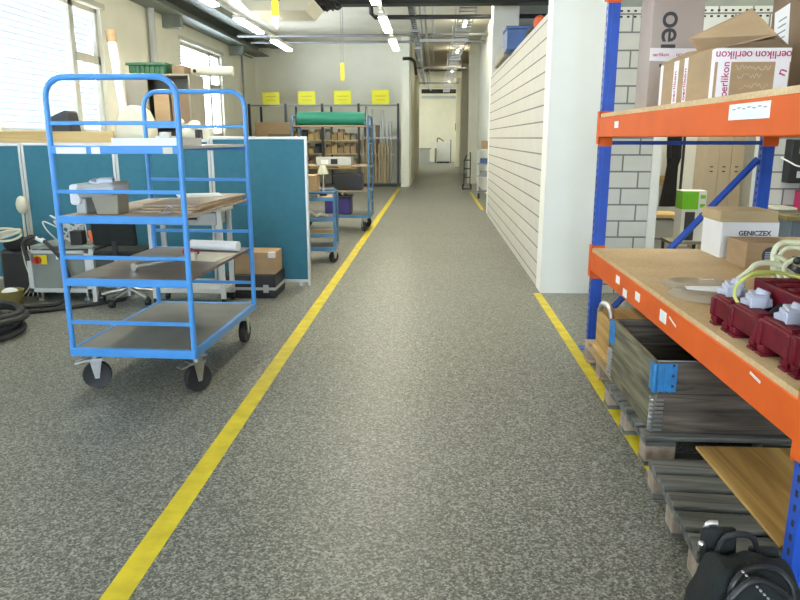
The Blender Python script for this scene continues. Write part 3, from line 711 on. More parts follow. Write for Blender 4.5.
# ------------------------------------------------------------------ storage behind the partitions
g = thing('storage_counter', 'long grey counter hidden behind partitions, its cluttered top just showing', 'counter', (-3.3, 7.6, 0))
mb = MB(); mb.box(-4.5, -2.3, 7.25, 7.85, 1.43, 1.46); mb.build('worktop', 'alu_paint', g)
for x in (-4.45, -3.4, -2.35):
    mb = MB(); mb.box(x-.03, x+.03, 7.3, 7.8, 0, 1.43); mb.build('leg', 'grey_mid', g)
g = thing('monitor_stand', 'black wedge-shaped object above the pine plank in front of the window', 'device', (-3.83, 7.5, 1.46))
mb = MB(); mb.prism([(-4.08, 1.461), (-3.80, 1.461), (-3.84, 1.77), (-3.87, 1.785), (-4.07, 1.70)], 7.38, 7.6, 'Y'); mb.build('body', 'black', g, bev=.012)
g = thing('domed_machine', 'cream dome-shaped machine cover standing in front of the leaning tube', 'machine', (-3.17, 7.55, 1.46))
mb = MB(); prof = [(-3.38, 1.461), (-2.99, 1.461), (-3.0, 1.66), (-3.06, 1.78), (-3.13, 1.835), (-3.2, 1.835), (-3.3, 1.77), (-3.36, 1.66)]
mb.prism(prof, 7.4, 7.68, 'Y'); mb.build('cover', 'cream', g, bev=.03)
mb = MB(); mb.box(-3.36, -3.0, 7.36, 7.4, 1.462, 1.49); mb.build('front_tray', 'black', g)
g = thing('leaning_tube', 'white cardboard tube with brown cap leaning behind the domed machine', 'tube', (-3.4, 8.05, 0))
a, b_ = Vector((-3.36, 8.0, 0)), Vector((-3.64, 8.15, 2.55))
mb = MB(); mb.cyl(a, b_, .05, n=18); mb.build('tube_body', 'white', g)
d = (b_-a).normalized()
mb = MB(); mb.cyl(b_, b_+d*.13, .054, n=18); mb.build('cap', 'cardboard', g)
# tall taupe shelf cabinet
_S = set(o.name for o in COL.objects)
g = thing('tall_cabinet', 'tall taupe open-fronted cabinet between partitions and window, crate and box on top', 'cabinet', (-3.05, 8.4, 0))
mb = MB(); mb.box(-3.42, -3.40, 8.15, 8.65, 0, 2.21); mb.box(-2.69, -2.67, 8.15, 8.65, 0, 2.21); mb.box(-3.40, -2.69, 8.62, 8.65, 0, 2.21); mb.box(-3.40, -2.69, 8.15, 8.62, 2.19, 2.21); mb.build('body', 'taupe', g)
for z in (.4, 1.0, 1.62): mb = MB(); mb.box(-3.4, -2.69, 8.16, 8.62, z-.01, z+.01); mb.build('shelf', 'taupe', g)
mb = MB(); mb.box(-3.40, -3.16, 8.15, 8.165, .02, 2.19); mb.build('front_panel', 'taupe', g)
Bx('cardboard_box', (-3.12, -2.94, 8.2, 8.5, 1.632, 1.99), 'cardboard', 'tall narrow cardboard box inside the taupe cabinet, next to its panel', 'box')
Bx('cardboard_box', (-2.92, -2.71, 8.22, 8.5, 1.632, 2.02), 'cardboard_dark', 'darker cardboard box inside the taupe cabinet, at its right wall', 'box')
g = thing('green_crate', 'dark green plastic crate on top of the taupe cabinet', 'crate', (-3.22, 8.35, 2.14))
mb = MB(); mb.prism([(-3.36, 2.142), (-2.96, 2.142), (-2.93, 2.25), (-3.37, 2.25)], 8.18, 8.5, 'Y'); mb.build('body', 'green_crate', g)
mb = MB(); mb.box(-3.40, -2.94, 8.15, 8.53, 2.235, 2.265)
for k in range(8): mb.box(-3.37+k*.056, -3.355+k*.056, 8.165, 8.18, 2.15, 2.235)
mb.build('rim', 'green_crate', g, bev=.004)
Bx('cardboard_box', (-2.88, -2.74, 8.2, 8.42, 2.142, 2.235), 'cardboard_dark', 'small brown box on the taupe cabinet beside the green crate', 'box')
mb = MB(); mb.lathe([(.035, 0), (.045, .01), (.055, .3), (.055, .52), (.04, .53)], (-2.8, 8.55, 2.20), 16, 'X'); o = mb.build('sheet_roll', 'cream'); tag(o, 'cream roll lying across the cabinet top, sticking out towards the far window', 'roll')
mb = MB(); mb.box(-2.74, -2.70, 8.52, 8.6, 2.142, 2.16)
mb.build('roll_rest', 'cream', o)
mb = MB(); mb.cyl((-2.72, 8.51, 2.2), (-2.72, 8.49, 2.2), .02); mb.build('hole_plug', 'black', o)
for o in COL.objects:
    if o.name not in _S and o.parent is None: o.location.x -= .11; o.location.z += .07 if o.name.startswith(('green_crate', 'sheet_roll')) or o.location.z > 2 else 0
# clutter on the counter
clut = [((-2.93, -2.78, 7.4, 7.6, 1.461, 1.52), 'white', 'low white box on the counter behind the trolley top', 'box'),
        ((-2.84, -2.74, 7.28, 7.36, 1.461, 1.56), 'alu', 'small silver block on the cluttered counter', 'block'),
        ((-2.52, -2.4, 7.56, 7.72, 1.461, 1.60), 'cream', 'small cream box on the counter near the window gap', 'box'),
        ((-2.47, -2.42, 7.3, 7.4, 1.461, 1.585), 'black', 'small upright black box at the counter end', 'box')]
for d_, m_, l_, c_ in clut: Bx('counter_box', d_, m_, l_, c_)
mb = MB(); mb.ball((-2.68, 7.75, 1.56), .1, (1.3, .8, .95)); mb.ball((-2.60, 7.7, 1.64), .07, (1, .9, .7)); mb.ball((-2.76, 7.7, 1.66), .06, (.8, .8, .8)); tag(mb.build('crumpled_bag', 'cream', bev=0), 'crumpled pale plastic bag on the counter before the brown boxes', 'bag')
mb = MB(); mb.cyl((-2.66, 7.5, 1.484), (-2.50, 7.40, 1.484), .014); tag(mb.build('marker_pen', 'black'), 'black stick lying over the counter edge', 'stick')
mb = MB(); mb.box(-2.66, -2.36, 7.28, 7.42, 1.461, 1.468, rot=(0, 0, R(8))); tag(mb.build('paper_sheet', 'paper'), 'white sheet lying on the counter beside the black stick', 'paper')

# ------------------------------------------------------------------ workshop corner in front of the screens
g = thing('machine_cabinet', 'low grey machine cabinet with red main switch standing before the partitions', 'machine', (-3.42, 6.45, 0))
mb = MB(); mb.box(-3.76, -3.19, 6.25, 6.7, .10, .47); mb.build('body', 'grey_olive', g, bev=.008)
mb = MB(); mb.box(-3.78, -3.735, 6.235, 6.26, .085, .485); mb.box(-3.78, -3.18, 6.235, 6.26, .085, .125); mb.box(-3.23, -3.18, 6.235, 6.26, .085, .485); mb.box(-3.78, -3.18, 6.235, 6.26, .455, .485); mb.build('frame_profile', 'alu_paint', g, bev=.004)
for x in (-3.7, -3.26):
    for y in (6.3, 6.62): mb = MB(); mb.cyl((x, y, .02), (x, y, .1), .015); mb.cyl((x, y, 0), (x, y, .02), .035); mb.build('foot', 'zinc', g)
mb = MB(); mb.box(-3.70, -3.58, 6.228, 6.236, .355, .44); pl = mb.build('switch_plate', 'yellow_line', g)
mb = MB(); mb.cyl((-3.665, 6.228, .395), (-3.665, 6.20, .395), .035); mb.box(-3.675, -3.655, 6.185, 6.2, .365, .425); mb.build('red_knob', 'red_plastic', pl)
mb = MB(); mb.box(-3.5, -3.41, 6.243, 6.249, .40, .44); mb.build('type_plate', 'white', g)
# workbench frame right of it
g = thing('assembly_table', 'low green-grey assembly table on thin legs beside the machine cabinet', 'table', (-3.1, 6.2, 0))
mb = MB(); mb.box(-3.72, -3.13, 6.22, 6.78, .50, .53); mb.build('table_top', 'grey_olive', g, bev=.004)
for (x, y) in ((-3.705, 6.735), (-3.155, 6.24), (-3.155, 6.745)): mb = MB(); mb.box(x-.02, x+.02, y-.02, y+.02, 0, .50); mb.build('leg', 'alu_paint', g)
mb = MB(); mb.box(-3.70, -3.15, 6.755, 6.775, .42, .50); mb.build('apron', 'grey_machine', g)
# pneumatics clutter
mb = MB()
for k in range(9):
    random.seed(20+k); x = -3.60+random.random()*.2; pts = [(x, 6.45, .541), (x-.1+random.random()*.2, 6.4, .6+random.random()*.1), (x-.15+random.random()*.3, 6.42, .72+random.random()*.08), (x+random.random()*.2, 6.45, .62), (x+.1, 6.5, .541)]
    mb.tube(pts, .007, n=6, smooth=5)
tag(mb.build('thin_air_hoses', 'alu_paint'), 'tangle of thin pale air hoses standing on the assembly table', 'hose tangle')
Bx('valve_block', (-3.36, -3.25, 6.27, 6.36, .531, .66), 'black', 'black valve block among the thin air hoses on assembly table', 'valve block')
Bx('valve_block', (-3.30, -3.23, 6.6, 6.7, .531, .68), 'black', 'slim black valve block between hoses and orange knobs', 'valve block')
g = thing('star_knob', 'orange three-lobed knob standing on the assembly table', 'knob', (-3.17, 6.35, .531))
mb = MB(); mb.ball((-3.17, 6.35, .585), .045, (1, 1, .9))
for a in range(3): mb.cyl((-3.17+.035*math.cos(a*2.1), 6.35+.035*math.sin(a*2.1), .60), (-3.17+.045*math.cos(a*2.1), 6.35+.045*math.sin(a*2.1), .66), .014)
mb.build('knob', 'orange_plastic', g)
mb = MB(); mb.cyl((-3.17, 6.35, .531), (-3.17, 6.35, .56), .02); mb.build('stem', 'black', g)
mb = MB(); mb.tube([(-3.72, 6.16, .40), (-3.74, 6.15, .55), (-3.66, 6.14, .625), (-3.55, 6.13, .60), (-3.44, 6.12, .50), (-3.36, 6.12, .38), (-3.33, 6.12, .2), (-3.4, 6.05, .03), (-3.6, 5.95, .02), (-4.0, 5.85, .02)], .018, n=10, smooth=8)
g = mb.build('black_hose', 'rubber'); tag(g, 'thick black hose arching in front of machine cabinet and running onto the floor', 'hose')
mb = MB(); mb.cyl((-3.60, 6.135, .617), (-3.53, 6.13, .587), .022); mb.build('white_sleeve', 'white', g)
# black equipment and spool left
g = thing('vacuum_unit', 'black bulky unit with dangling cables at the left picture edge', 'machine', (-3.98, 6.5, 0))
mb = MB(); mb.box(-4.15, -3.82, 6.4, 6.75, .0, .46); mb.build('body', 'black', g, bev=.04)
mb = MB(); mb.ball((-3.98, 6.5, .50), .13, (1.2, 1, .55)); mb.build('lid', 'black_cloth', g)
mb = MB()
for k in range(4): mb.tube([(-3.9+.03*k, 6.38, .5), (-3.86+.03*k, 6.34, .35), (-3.84+.02*k, 6.36, .15), (-3.9+.05*k, 6.3, .03)], .005, n=6, smooth=5)
mb.build('cable', 'cream', g)
g = thing('hose_spool', 'pale coil of hose lying on top of the black bulky unit', 'coil', (-3.95, 6.3, .55))
mb = MB()
for k in range(4): mb.tube([(-4.0+.12*math.cos(a), 6.35+.09*math.sin(a), .60+.016*k+.035*math.sin(a+k)) for a in [2*PI*j/14 for j in range(14)]], .011, n=7, closed=True, smooth=2)
mb.build('coil', 'cream', g)
mb = MB(); mb.ball((-4.16, 6.90, .84), .07, (.8, .8, 1.3)); mb.cyl((-4.16, 6.90, .0), (-4.16, 6.90, .8), .012); tag(mb.build('round_lamp', 'cream'), 'pale round head on a thin stand cut by the left picture edge', 'lamp')
g = thing('olive_tub', 'olive plastic tub on the floor before the black bulky unit', 'tub', (-3.86, 6.12, 0))
mb = MB(); mb.lathe([(.095, 0), (.125, .13), (.13, .135), (.12, .135), (.09, .012)], (-3.90, 6.1, 0), 28); mb.build('body', 'olive_tub', g)
mb = MB(); mb.ball((-3.89, 6.1, .12), .07, (1, 1, .5)); mb.build('contents', 'white', g)
# coil of black hose on floor
mb = MB()
for k in range(5):
    rr = .44-.045*(k % 3); pts = [(-3.66+rr*math.cos(a)+.01*k, 5.06+rr*.92*math.sin(a), .03+.045*(k//1)*.8+.008*math.sin(3*a+k)) for a in [2*PI*j/28 for j in range(28)]]
    mb.tube(pts, .027, n=9, closed=True, smooth=2)
tag(mb.build('hose_coil', 'rubber'), 'coil of thick black hose lying on the floor at the left picture edge', 'hose coil')
mb = MB(); mb.tube([(-4.0, 5.62, .02), (-3.5, 5.75, .02), (-3.1, 6.05, .02), (-2.9, 6.3, .02)], .018, n=8, smooth=8); tag(mb.build('floor_cable', 'rubber'), 'black cable running over the floor from the hose coil under the assembly table', 'cable')

# office chair
cx, cy = -2.835, 6.26
g = thing('office_chair', 'black office chair with chrome star base behind the tall trolley', 'chair', (cx, cy, 0))
mb = MB()
for k in range(5):
    a = 2*PI*k/5+R(185); e = Vector((cx+.26*math.cos(a), cy+.26*math.sin(a), .075))
    mb.cyl((cx, cy, .13), e, .022, .014, n=10)
mb.cyl((cx, cy, .06), (cx, cy, .16), .035); b5 = mb.build('star_base', 'chrome', g)
for k in range(5):
    a = 2*PI*k/5+R(185); e = Vector((cx+.26*math.cos(a), cy+.26*math.sin(a), 0))
    mb = MB(); mb.cyl((e.x-.02, e.y, .03), (e.x+.02, e.y, .03), .03, n=14); mb.cyl((e.x, e.y, .03), (e.x, e.y, .075), .01, n=8); mb.build('caster', 'black', b5)
mb = MB(); mb.cyl((cx, cy, .16), (cx, cy, .44), .022); mb.build('gas_column', 'black', g)
mb = MB(); mb.box(cx-.23, cx+.23, cy-.2, cy+.2, .44, .51); mb.build('seat', 'black_cloth', g, bev=.03)
mb = MB(); mb.box(cx-.2, cx+.2, cy-.24, cy-.19, .56, .88, rot=(R(6), 0, 0)); mb.build('backrest', 'black_cloth', g, bev=.02)
mb = MB(); mb.box(cx-.02, cx+.02, cy-.235, cy-.215, .45, .6); mb.build('back_bracket', 'black', g)

# grey bench with lower shelf on castors
g = thing('roller_bench', 'light grey roller bench with drawer and lower shelf behind the tall trolley', 'bench', (-2.25, 6.45, 0))
mb = MB(); mb.box(-2.55, -1.86, 6.10, 6.43, .86, .89); mb.build('bench_top', 'grey_machine', g, bev=.004)
for (x, y) in ((-2.53, 6.12), (-1.9, 6.12), (-2.53, 6.41), (-1.9, 6.41)): mb = MB(); mb.box(x-.02, x+.02, y-.018, y+.018, .07, .86); l = mb.build('leg', 'alu_paint', g); mb = MB(); mb.cyl((x-.014, y, .035), (x+.014, y, .035), .035, n=14); mb.build('caster', 'rubber', l)
mb = MB(); mb.box(-2.5, -1.93, 6.12, 6.41, .74, .85); dr = mb.build('drawer_unit', 'grey_machine', g, bev=.004)
mb = MB(); mb.box(-2.32, -2.1, 6.105, 6.12, .79, .81); mb.build('handle', 'black', dr)
mb = MB(); mb.box(-2.55, -1.88, 6.11, 6.42, .12, .16); mb.build('lower_shelf', 'alu_paint', g, bev=.004)
# case with cardboard box on top
g = thing('flight_case', 'black case with silver edges lying on floor against the teal partition', 'case', (-1.68, 6.7, 0))
mb = MB(); mb.box(-1.96, -1.43, 6.46, 6.9, .0, .085); mb.build('case_base', 'black', g, bev=.008)
mb = MB(); mb.box(-1.96, -1.43, 6.46, 6.9, .11, .235); mb.build('case_lid', 'black', g, bev=.008)
mb = MB(); mb.box(-1.966, -1.424, 6.454, 6.906, .083, .112); mb.build('silver_edge', 'alu', g, bev=.003)
for x in (-1.86, -1.52): mb = MB(); mb.box(x-.025, x+.025, 6.444, 6.456, .06, .14); mb.build('latch', 'chrome', g)
mb = MB(); mb.tube([(-1.75, 6.455, .05), (-1.75, 6.43, .05), (-1.63, 6.43, .05), (-1.63, 6.455, .05)], .008, n=6); mb.build('handle', 'black', g)
g = thing('cardboard_box', 'brown cardboard box on the black case with silver edges', 'box', (-1.68, 6.7, .236))
mb = MB(); mb.box(-1.83, -1.44, 6.52, 6.84, .237, .46); mb.build('carton', 'cardboard', g, bev=.003)
mb = MB(); mb.box(-1.5, -1.437, 6.5, 6.56, .41, .464); mb.build('torn_tape', 'tape', g)

for o in COL.objects:
    if o.parent is None and (o.name.startswith('flight_case') or (o.get('label') == 'brown cardboard box on the black case with silver edges')):
        o.location.x -= .07; o.scale = (1, 1, .94); o.location.z *= .94
# ------------------------------------------------------------------ long-goods rack at the back wall
YR = 22.55
g = thing('long_goods_rack', 'black long-goods rack along the back wall under four yellow signs', 'rack', (-3.5, YR, 0))
xs = [-5.84, -4.68, -3.52, -2.37, -1.13]
for x in xs:
    mb = MB(); mb.box(x-.035, x+.035, YR-.04, YR+.04, 0, 2.55); mb.build('upright', 'black_steel', g)
    mb = MB(); mb.box(x+.12, x+.18, YR+.9, YR+.98, 0, 2.5) if x < -1.2 else mb.box(x-.08, x-.03, YR+.9, YR+.98, 0, 2.55); mb.build('upright', 'black_steel', g)
mb = MB(); mb.box(-5.84, -1.13, YR-.03, YR+.03, 2.47, 2.52); mb.build('top_bar', 'grey_mid', g)
for z in (1.0, 1.5): mb = MB(); mb.box(-2.32, -1.16, YR-.02, YR+.02, z-.03, z+.03); mb.build('cross_bar', 'alu_paint', g)
for i in range(3):
    for z in (.55, 1.0, 1.42):
        mb = MB(); mb.box(xs[i]+.04, xs[i+1]-.04, YR-.02, YR+.9, z-.02, z+.02); mb.build('shelf', 'plank', g)
for i, x in enumerate((-5.13, -4.0, -2.87, -1.68)):
    t = thing('yellow_sign', 'yellow sign on top of the rack, ' + ['next to the corner with the window wall', 'second from the window wall', 'directly above the green roll', 'over the leaning timber battens'][i], 'sign', (x, YR, 2.525), 0, None)
    mb = MB(); mb.box(x-.27, x+.27, YR-.01, YR+.01, 2.525, 2.90+.02*i); mb.build('panel', 'yellow', t)
    mb = MB(); mb.box(x-.17, x+.17, YR-.016, YR-.01, 2.76, 2.785); mb.build('text_line', 'yellow_ink', t)
    mb = MB(); mb.box(x-.14, x+.14, YR-.016, YR-.01, 2.65, 2.67); mb.build('text_line', 'yellow_ink', t)
# goods on it
Bx('cardboard_sheet', (-5.6, -4.4, YR-.3, YR-.2, .0, 1.98), 'cardboard', 'big brown cardboard sheet standing before the rack near the window wall', 'cardboard')
Bx('cardboard_box', (-5.1, -4.35, YR-.75, YR-.35, .0, 1.62), 'cardboard_dark', 'darker tall carton standing before the big cardboard sheet', 'box')
random.seed(11)
k = 0
for i in (1, 2):
    for z in (.572, 1.022, 1.442):
        n = 5; wd = (xs[i+1]-xs[i]-.14)/n
        for j in range(n):
            x0 = xs[i]+.07+wd*j; hh = random.uniform(.2, .38); d0 = YR+.0+random.uniform(0, .1)
            mt = random.choice(['plank', 'timber', 'black', 'cardboard', 'taupe', 'timber'])
            mb = MB(); mb.box(x0, x0+wd-.03, d0, d0+.4, z, z+.02); mb.box(x0, x0+.015, d0, d0+.4, z+.02, z+hh); mb.box(x0+wd-.045, x0+wd-.03, d0, d0+.4, z+.02, z+hh); mb.box(x0+.015, x0+wd-.045, d0, d0+.015, z+.02, z+hh*.7); mb.box(x0+.015, x0+wd-.045, d0+.385, d0+.4, z+.02, z+hh)
            o = mb.build('parts_tray', mt)
            tag(o, f'small open parts tray on the wooden shelves of the back rack', 'tray', 'small parts trays on the back rack'); k += 1
lbl = {'timber_batten': 'upright timber batten leaning in the last bay of the back rack', 'plastic_tube': 'upright pale plastic tube leaning in the last bay of the back rack'}
for j in range(9):
    x = -2.22+.098*j+random.uniform(-.02, .02); h_ = random.uniform(1.25, 1.55)
    mb = MB(); mb.box(x-.025, x+.025, YR-.16, YR-.12, 0, h_, rot=(0, R(random.uniform(-1, 1)), 0)); tag(mb.build('timber_batten', 'timber'), lbl['timber_batten'], 'batten', 'timber battens in the back rack')
for j in range(8):
    x = -2.25+.13*j+random.uniform(-.03, .03); h_ = random.uniform(1.9, 2.45)
    mb = MB(); mb.cyl((x, YR+.15, 0), (x+random.uniform(-.03, .03), YR+.15, h_), .03, n=10); tag(mb.build('plastic_tube', 'alu_paint'), lbl['plastic_tube'], 'tube', 'pale tubes in the back rack')
Bx('cardboard_box', (-2.25, -1.75, YR+.2, YR+.6, 1.0, 1.9), 'cardboard_dark', 'upright brown carton behind the pale tubes in last rack bay', 'box')
Bx('floor_tray', (-2.35, -1.15, YR-.3, YR-.05, 0, .09), 'black_steel', 'dark floor trough at the foot of the timber battens', 'trough')

# ------------------------------------------------------------------ corridor things
tc = thing('shelf_cart', 'slim steel shelf cart parked beyond the end of the aisle wall', 'trolley', (1.3, 18.0, 0))
mb = MB(); mb.tube([(1.12, 17.85, .15), (1.12, 17.85, 1.12), (1.16, 17.85, 1.2), (1.4, 17.85, 1.22)], .015, n=8); mb.tube([(1.12, 18.15, .15), (1.12, 18.15, 1.22)], .015, n=8); mb.tube([(1.4, 17.85, .15), (1.4, 17.85, 1.22)], .015, n=8); mb.build('frame', 'alu', tc)
for z in (.17, .55, .85): mb = MB(); mb.box(1.1, 1.42, 17.83, 18.17, z, z+.03); mb.build('shelf', 'grey_mid', tc)
for y in (17.88, 18.12):
    for x in (1.15, 1.38): mb = MB(); mb.cyl((x-.015, y, .06), (x+.015, y, .06), .06, n=14); mb.build('wheel', 'rubber', tc)
Bx('cardboard_box', (1.19, 1.42, 17.87, 18.12, 1.237, 1.43), 'cardboard', 'small cardboard box on top of the slim shelf cart', 'box')
Bx('blue_bin', (1.17, 1.41, 17.87, 18.1, .882, 1.0), 'bluebox', 'dark blue bin on the upper shelf of the slim cart', 'bin')
Bx('grey_bin', (1.17, 1.41, 17.87, 18.1, .582, .68), 'grey_mid', 'grey bin on the middle shelf of the slim cart', 'bin')
th = thing('hand_truck', 'dark upright hand truck leaning at the corridor wall past the slim cart', 'hand truck', (.98, 21, 0))
mb = MB(); mb.tube([(.9, 21.0, .12), (.9, 21.05, .85), (.98, 21.2, 1.0)], .018, n=8); mb.tube([(1.08, 21.0, .12), (1.08, 21.05, .95), (1.08, 21.2, 1.08)], .018, n=8)
for z in (.35, .6, .85): mb.box(.9, 1.08, 20.99, 21.03, z, z+.03)
mb.build('frame', 'black_steel', th)
mb = MB(); mb.box(.86, 1.12, 20.85, 21.0, .02, .05); mb.build('toe_plate', 'black_steel', th)
for x in (.87, 1.11): mb = MB(); mb.cyl((x-.02, 21.06, .08), (x+.02, 21.06, .08), .08, n=14); mb.build('wheel', 'rubber', th)
ge = thing('white_cabinet_machine', 'white machine cabinet at the far end of the corridor', 'machine', (.55, 44, 0))
mb = MB(); mb.box(.18, .98, 43.6, 44.3, .1, 1.25); mb.build('body', 'white', ge, bev=.02)
mb = MB(); mb.box(.05, .16, 43.6, 44.0, 0, .9); mb.box(1.0, 1.06, 43.6, 44.0, 0, 1.4); mb.build('side_column', 'grey_mid', ge)
mb = MB(); mb.tube([(.2, 43.8, 1.25), (.25, 43.8, 1.5), (.5, 43.8, 1.38), (.6, 43.8, 1.3)], .03, n=8, smooth=4); mb.build('pipe', 'black', ge)
mb = MB(); mb.box(.2, .96, 43.62, 44.28, 0, .1); mb.build('plinth', 'black', ge)
gd = thing('far_desk', 'pale desk under the bright window at the far end of corridor', 'desk', (-.5, 43, 0))
mb = MB(); mb.box(-1.3, -.15, 42.8, 43.6, .84, .9); mb.build('desk_top', 'taupe', gd)
mb = MB(); mb.box(-1.25, -.25, 42.9, 43.5, 0, .84); mb.build('pedestal', 'grey_machine', gd)
# things on top of the masonry wall
g = thing('blue_box', 'dark blue box standing on top of the aisle wall', 'box', (1.2, 10.6, 2.66))
mb = MB(); mb.box(.97, 1.42, 10.0, 10.5, 2.661, 2.93); mb.build('body', 'bluebox', g, bev=.01)
mb = MB(); mb.box(.955, 1.435, 9.985, 10.515, 2.93, 2.965); mb.build('rim', 'bluebox', g)
mb = MB(); mb.prism([(10.6, 2.662), (12.6, 2.662), (12.55, 2.70), (11.9, 2.82), (10.6, 2.84)], 1.01, 1.35, 'X'); tag(mb.build('grey_cloth_bundle', 'taupe', bev=.02), 'grey folded bundle lying on the aisle wall behind the blue box', 'bundle')
mb = MB(); mb.ball((1.16, 8.95, 2.725), .075, (.9, 4.2, .85)); tag(mb.build('dark_cloth_pile', 'black_cloth', bev=0), 'dark pile of cloth on top of the aisle wall between blue box and orange bundle', 'cloth')
mb = MB(); mb.ball((1.15, 8.25, 2.74), .085, (.8, 1.6, .9)); tag(mb.build('orange_bundle', 'redorange', bev=0), 'orange-red bundle on top of the aisle wall near the white pillar', 'bundle')
# ------------------------------------------------------------------ pallet rack at the aisle
rk = thing('pallet_rack', 'orange and blue storage rack with chipboard shelves on the right of the aisle', 'rack', (1.67, 3.45, 0))
X0, X1, YN, YF = 1.13, 2.31, 2.02, 4.96
for (x, y) in ((X0, YN), (X1-.09, YN), (X0, YF), (X1-.09, YF)):
    m = MB(); m.box(x, x+.08, y-.03, y-.026, 0, 2.9); m.box(x, x+.006, y-.026, y+.03, 0, 2.9); m.box(x+.074, x+.08, y-.026, y+.03, 0, 2.9); m.box(x+.025, x+.055, y-.034, y-.03, 0, 2.9)
    u = m.build('upright', 'rackblue', rk)
    m = MB(); m.box(x-.05, x+.12, y-.05, y+.05, 0, .006); m.build('base_plate', 'rackblue', u)
    m = MB(); z = .12
    while z < 2.85: m.box(x-.0015, x, y-.012, y+.002, z, z+.022); z += .05
    m.build('slot_row', 'dark', u)['kind'] = 'stuff'
for y in (YN, YF):
    for z in (.15, 1.455):
        m = MB(); m.box(X0+.09, X1-.09, y-.012, y+.012, z, z+.026); m.build('frame_brace', 'rackblue', rk)
    m = MB(); m.cyl((X0+.1, y, .22), (X1-.1, y, 1.36), .024, n=4); m.build('frame_brace', 'rackblue', rk)
for x in (1.118, X1-.04):
    for (z0_, z1_) in ((.585, .722), (1.505, 1.636), (2.42, 2.55)):
        m = MB(); m.box(x, x+.045, YN+.03, YF-.03, z0_, z1_); 
        m.box(x-.0001 if x < 1.5 else x, x+.045, YN+.03, YF-.03, z1_-.02, z1_)
        bmn = m.build('beam', 'orange', rk, bev=.006)
        for y in (YN, YF):
            px0 = x-.004 if x < 1.5 else x+.0
            m = MB(); m.box(X0-.012 if x < 1.5 else X1-.09-.004, X0+.08 if x < 1.5 else X1+.006, y-.038 if y == YF else y+.03, y-.0305 if y == YF else y+.036, z0_-.06, z1_+.04)
            m.box(X0-.014 if x < 1.5 else X1, X0-.002 if x < 1.5 else X1+.008, y-.038 if y == YF else y-.03, y+.03 if y == YF else y+.036, z0_-.045, z1_+.04)
            m.build('connector', 'orange', bmn)
for z in (.722, 1.636):
    m = MB(); m.box(1.122, X1-.01, YN+.04, YF-.04, z, z+.023); m.build('shelf_panel', 'chip', rk)
for (y0, y1, z0_, z1_) in ((2.46, 2.79, 1.565, 1.622), (4.42, 4.51, 1.56, 1.60), (4.14, 4.22, .645, .69), (3.97, 4.05, .60, .645), (3.72, 3.80, .635, .68), (3.28, 3.37, .63, .685)):
    m = MB(); m.box(1.1150, 1.1178, y0, y1, z0_, z1_); l = m.build('label', 'paper', rk)
    if y1-y0 > .2:
        for k in range(7):
            m = MB(); m.box(1.1143, 1.1151, y0+.02+.042*k, y0+.045+.042*k, z0_+.036+.004*(k % 2), z0_+.040+.004*(k % 2)); m.build('print_mark', 'grey_mid', l)
m = MB(); m.box(1.115, 1.1178, 3.14, 3.24, .664, .672, rot=(R(12), 0, 0)); m.build('torn_tape', 'tape', rk)
m = MB(); m.box(1.115, 1.1178, 2.30, 2.38, .69, .699, rot=(R(6), 0, 0)); m.build('torn_tape', 'tape', rk)

# --- upper shelf -------------------------------------------------
ZU = 1.6595
def strip(dims, mat, parent, name='tape_strip'):
    m = MB(); m.box(*dims); return m.build(name, mat, parent)
tc = thing('tall_carton', 'tall greyish carton with dark vertical letters, standing at the rear end of upper shelf', 'box', (1.44, 4.7, ZU))
m = MB(); m.box(1.325, 1.635, 4.6, 4.86, ZU+.001, 2.60); m.build('carton', 'cardboard_lilac', tc, bev=.004)
text_mesh('oerli', .185, TF((1.445, 4.5985, 2.085), 'front', -PI/2), 'ink', tc, bold=.002)
m = MB(); m.sheet([(1.248, 4.597, 1.97), (1.60, 4.597, 1.945), (1.634, 4.597, 1.985), (1.62, 4.597, 2.03), (1.248, 4.597, 2.055)], .001) if False else m.prism([(1.325, 1.965), (1.59, 1.955), (1.634, 1.99), (1.60, 2.035), (1.325, 2.04)], 4.5965, 4.5985, 'Y'); tp = m.build('packing_tape', 'tape', tc)
text_mesh('oerlikon', .03, TF((1.39, 4.5955, 2.0), 'front', 0), 'magenta', tp, bold=.0003)
text_mesh('oerlikon', .034, TF((1.54, 4.5955, 1.995), 'front', PI), 'magenta', tp, bold=.0003)
# open brown carton with printed tape
oc = thing('open_carton', 'open brown carton wrapped in white tape with magenta print, flaps up, upper shelf', 'box', (1.36, 3.6, ZU))
bx0, bx1, by0, by1, bz1 = 1.20, 1.515, 3.2, 3.95, 1.875
m = MB(); t_ = .006
m.box(bx0, bx1, by0, by1, ZU+.001, ZU+.008); m.box(bx0, bx0+t_, by0, by1, ZU+.008, bz1); m.box(bx1-t_, bx1, by0, by1, ZU+.008, bz1); m.box(bx0+t_, bx1-t_, by0, by0+t_, ZU+.008, bz1); m.box(bx0+t_, bx1-t_, by1-t_, by1, ZU+.008, bz1)
m.build('carton', 'cardboard', oc)
m = MB(); m.sheet([(1.205, 3.58, 1.962), (1.272, 3.6, 1.897), (1.492, 3.30, 1.94), (1.434, 3.45, 2.074)], .006); m.build('flap', 'cardboard', oc)
m = MB(); m.sheet([(1.205, 3.96, 1.876), (1.205, 3.25, 1.876), (1.29, 3.32, 1.885), (1.28, 3.8, 1.92)], .005); m.build('flap', 'cardboard', oc)
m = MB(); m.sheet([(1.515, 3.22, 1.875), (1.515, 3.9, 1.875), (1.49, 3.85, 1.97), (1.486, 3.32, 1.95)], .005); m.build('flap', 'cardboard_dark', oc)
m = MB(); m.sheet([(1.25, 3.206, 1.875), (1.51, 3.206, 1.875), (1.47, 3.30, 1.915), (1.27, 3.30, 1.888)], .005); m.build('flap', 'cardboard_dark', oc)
yf = by0-.0015
def ft(x0, x1, z0_, z1_, y=yf): return strip((x0, x1, y, y+.0012, z0_, z1_), 'tape', oc)
tb = ft(bx0+.0, bx1, bz1-.058, bz1-.002)
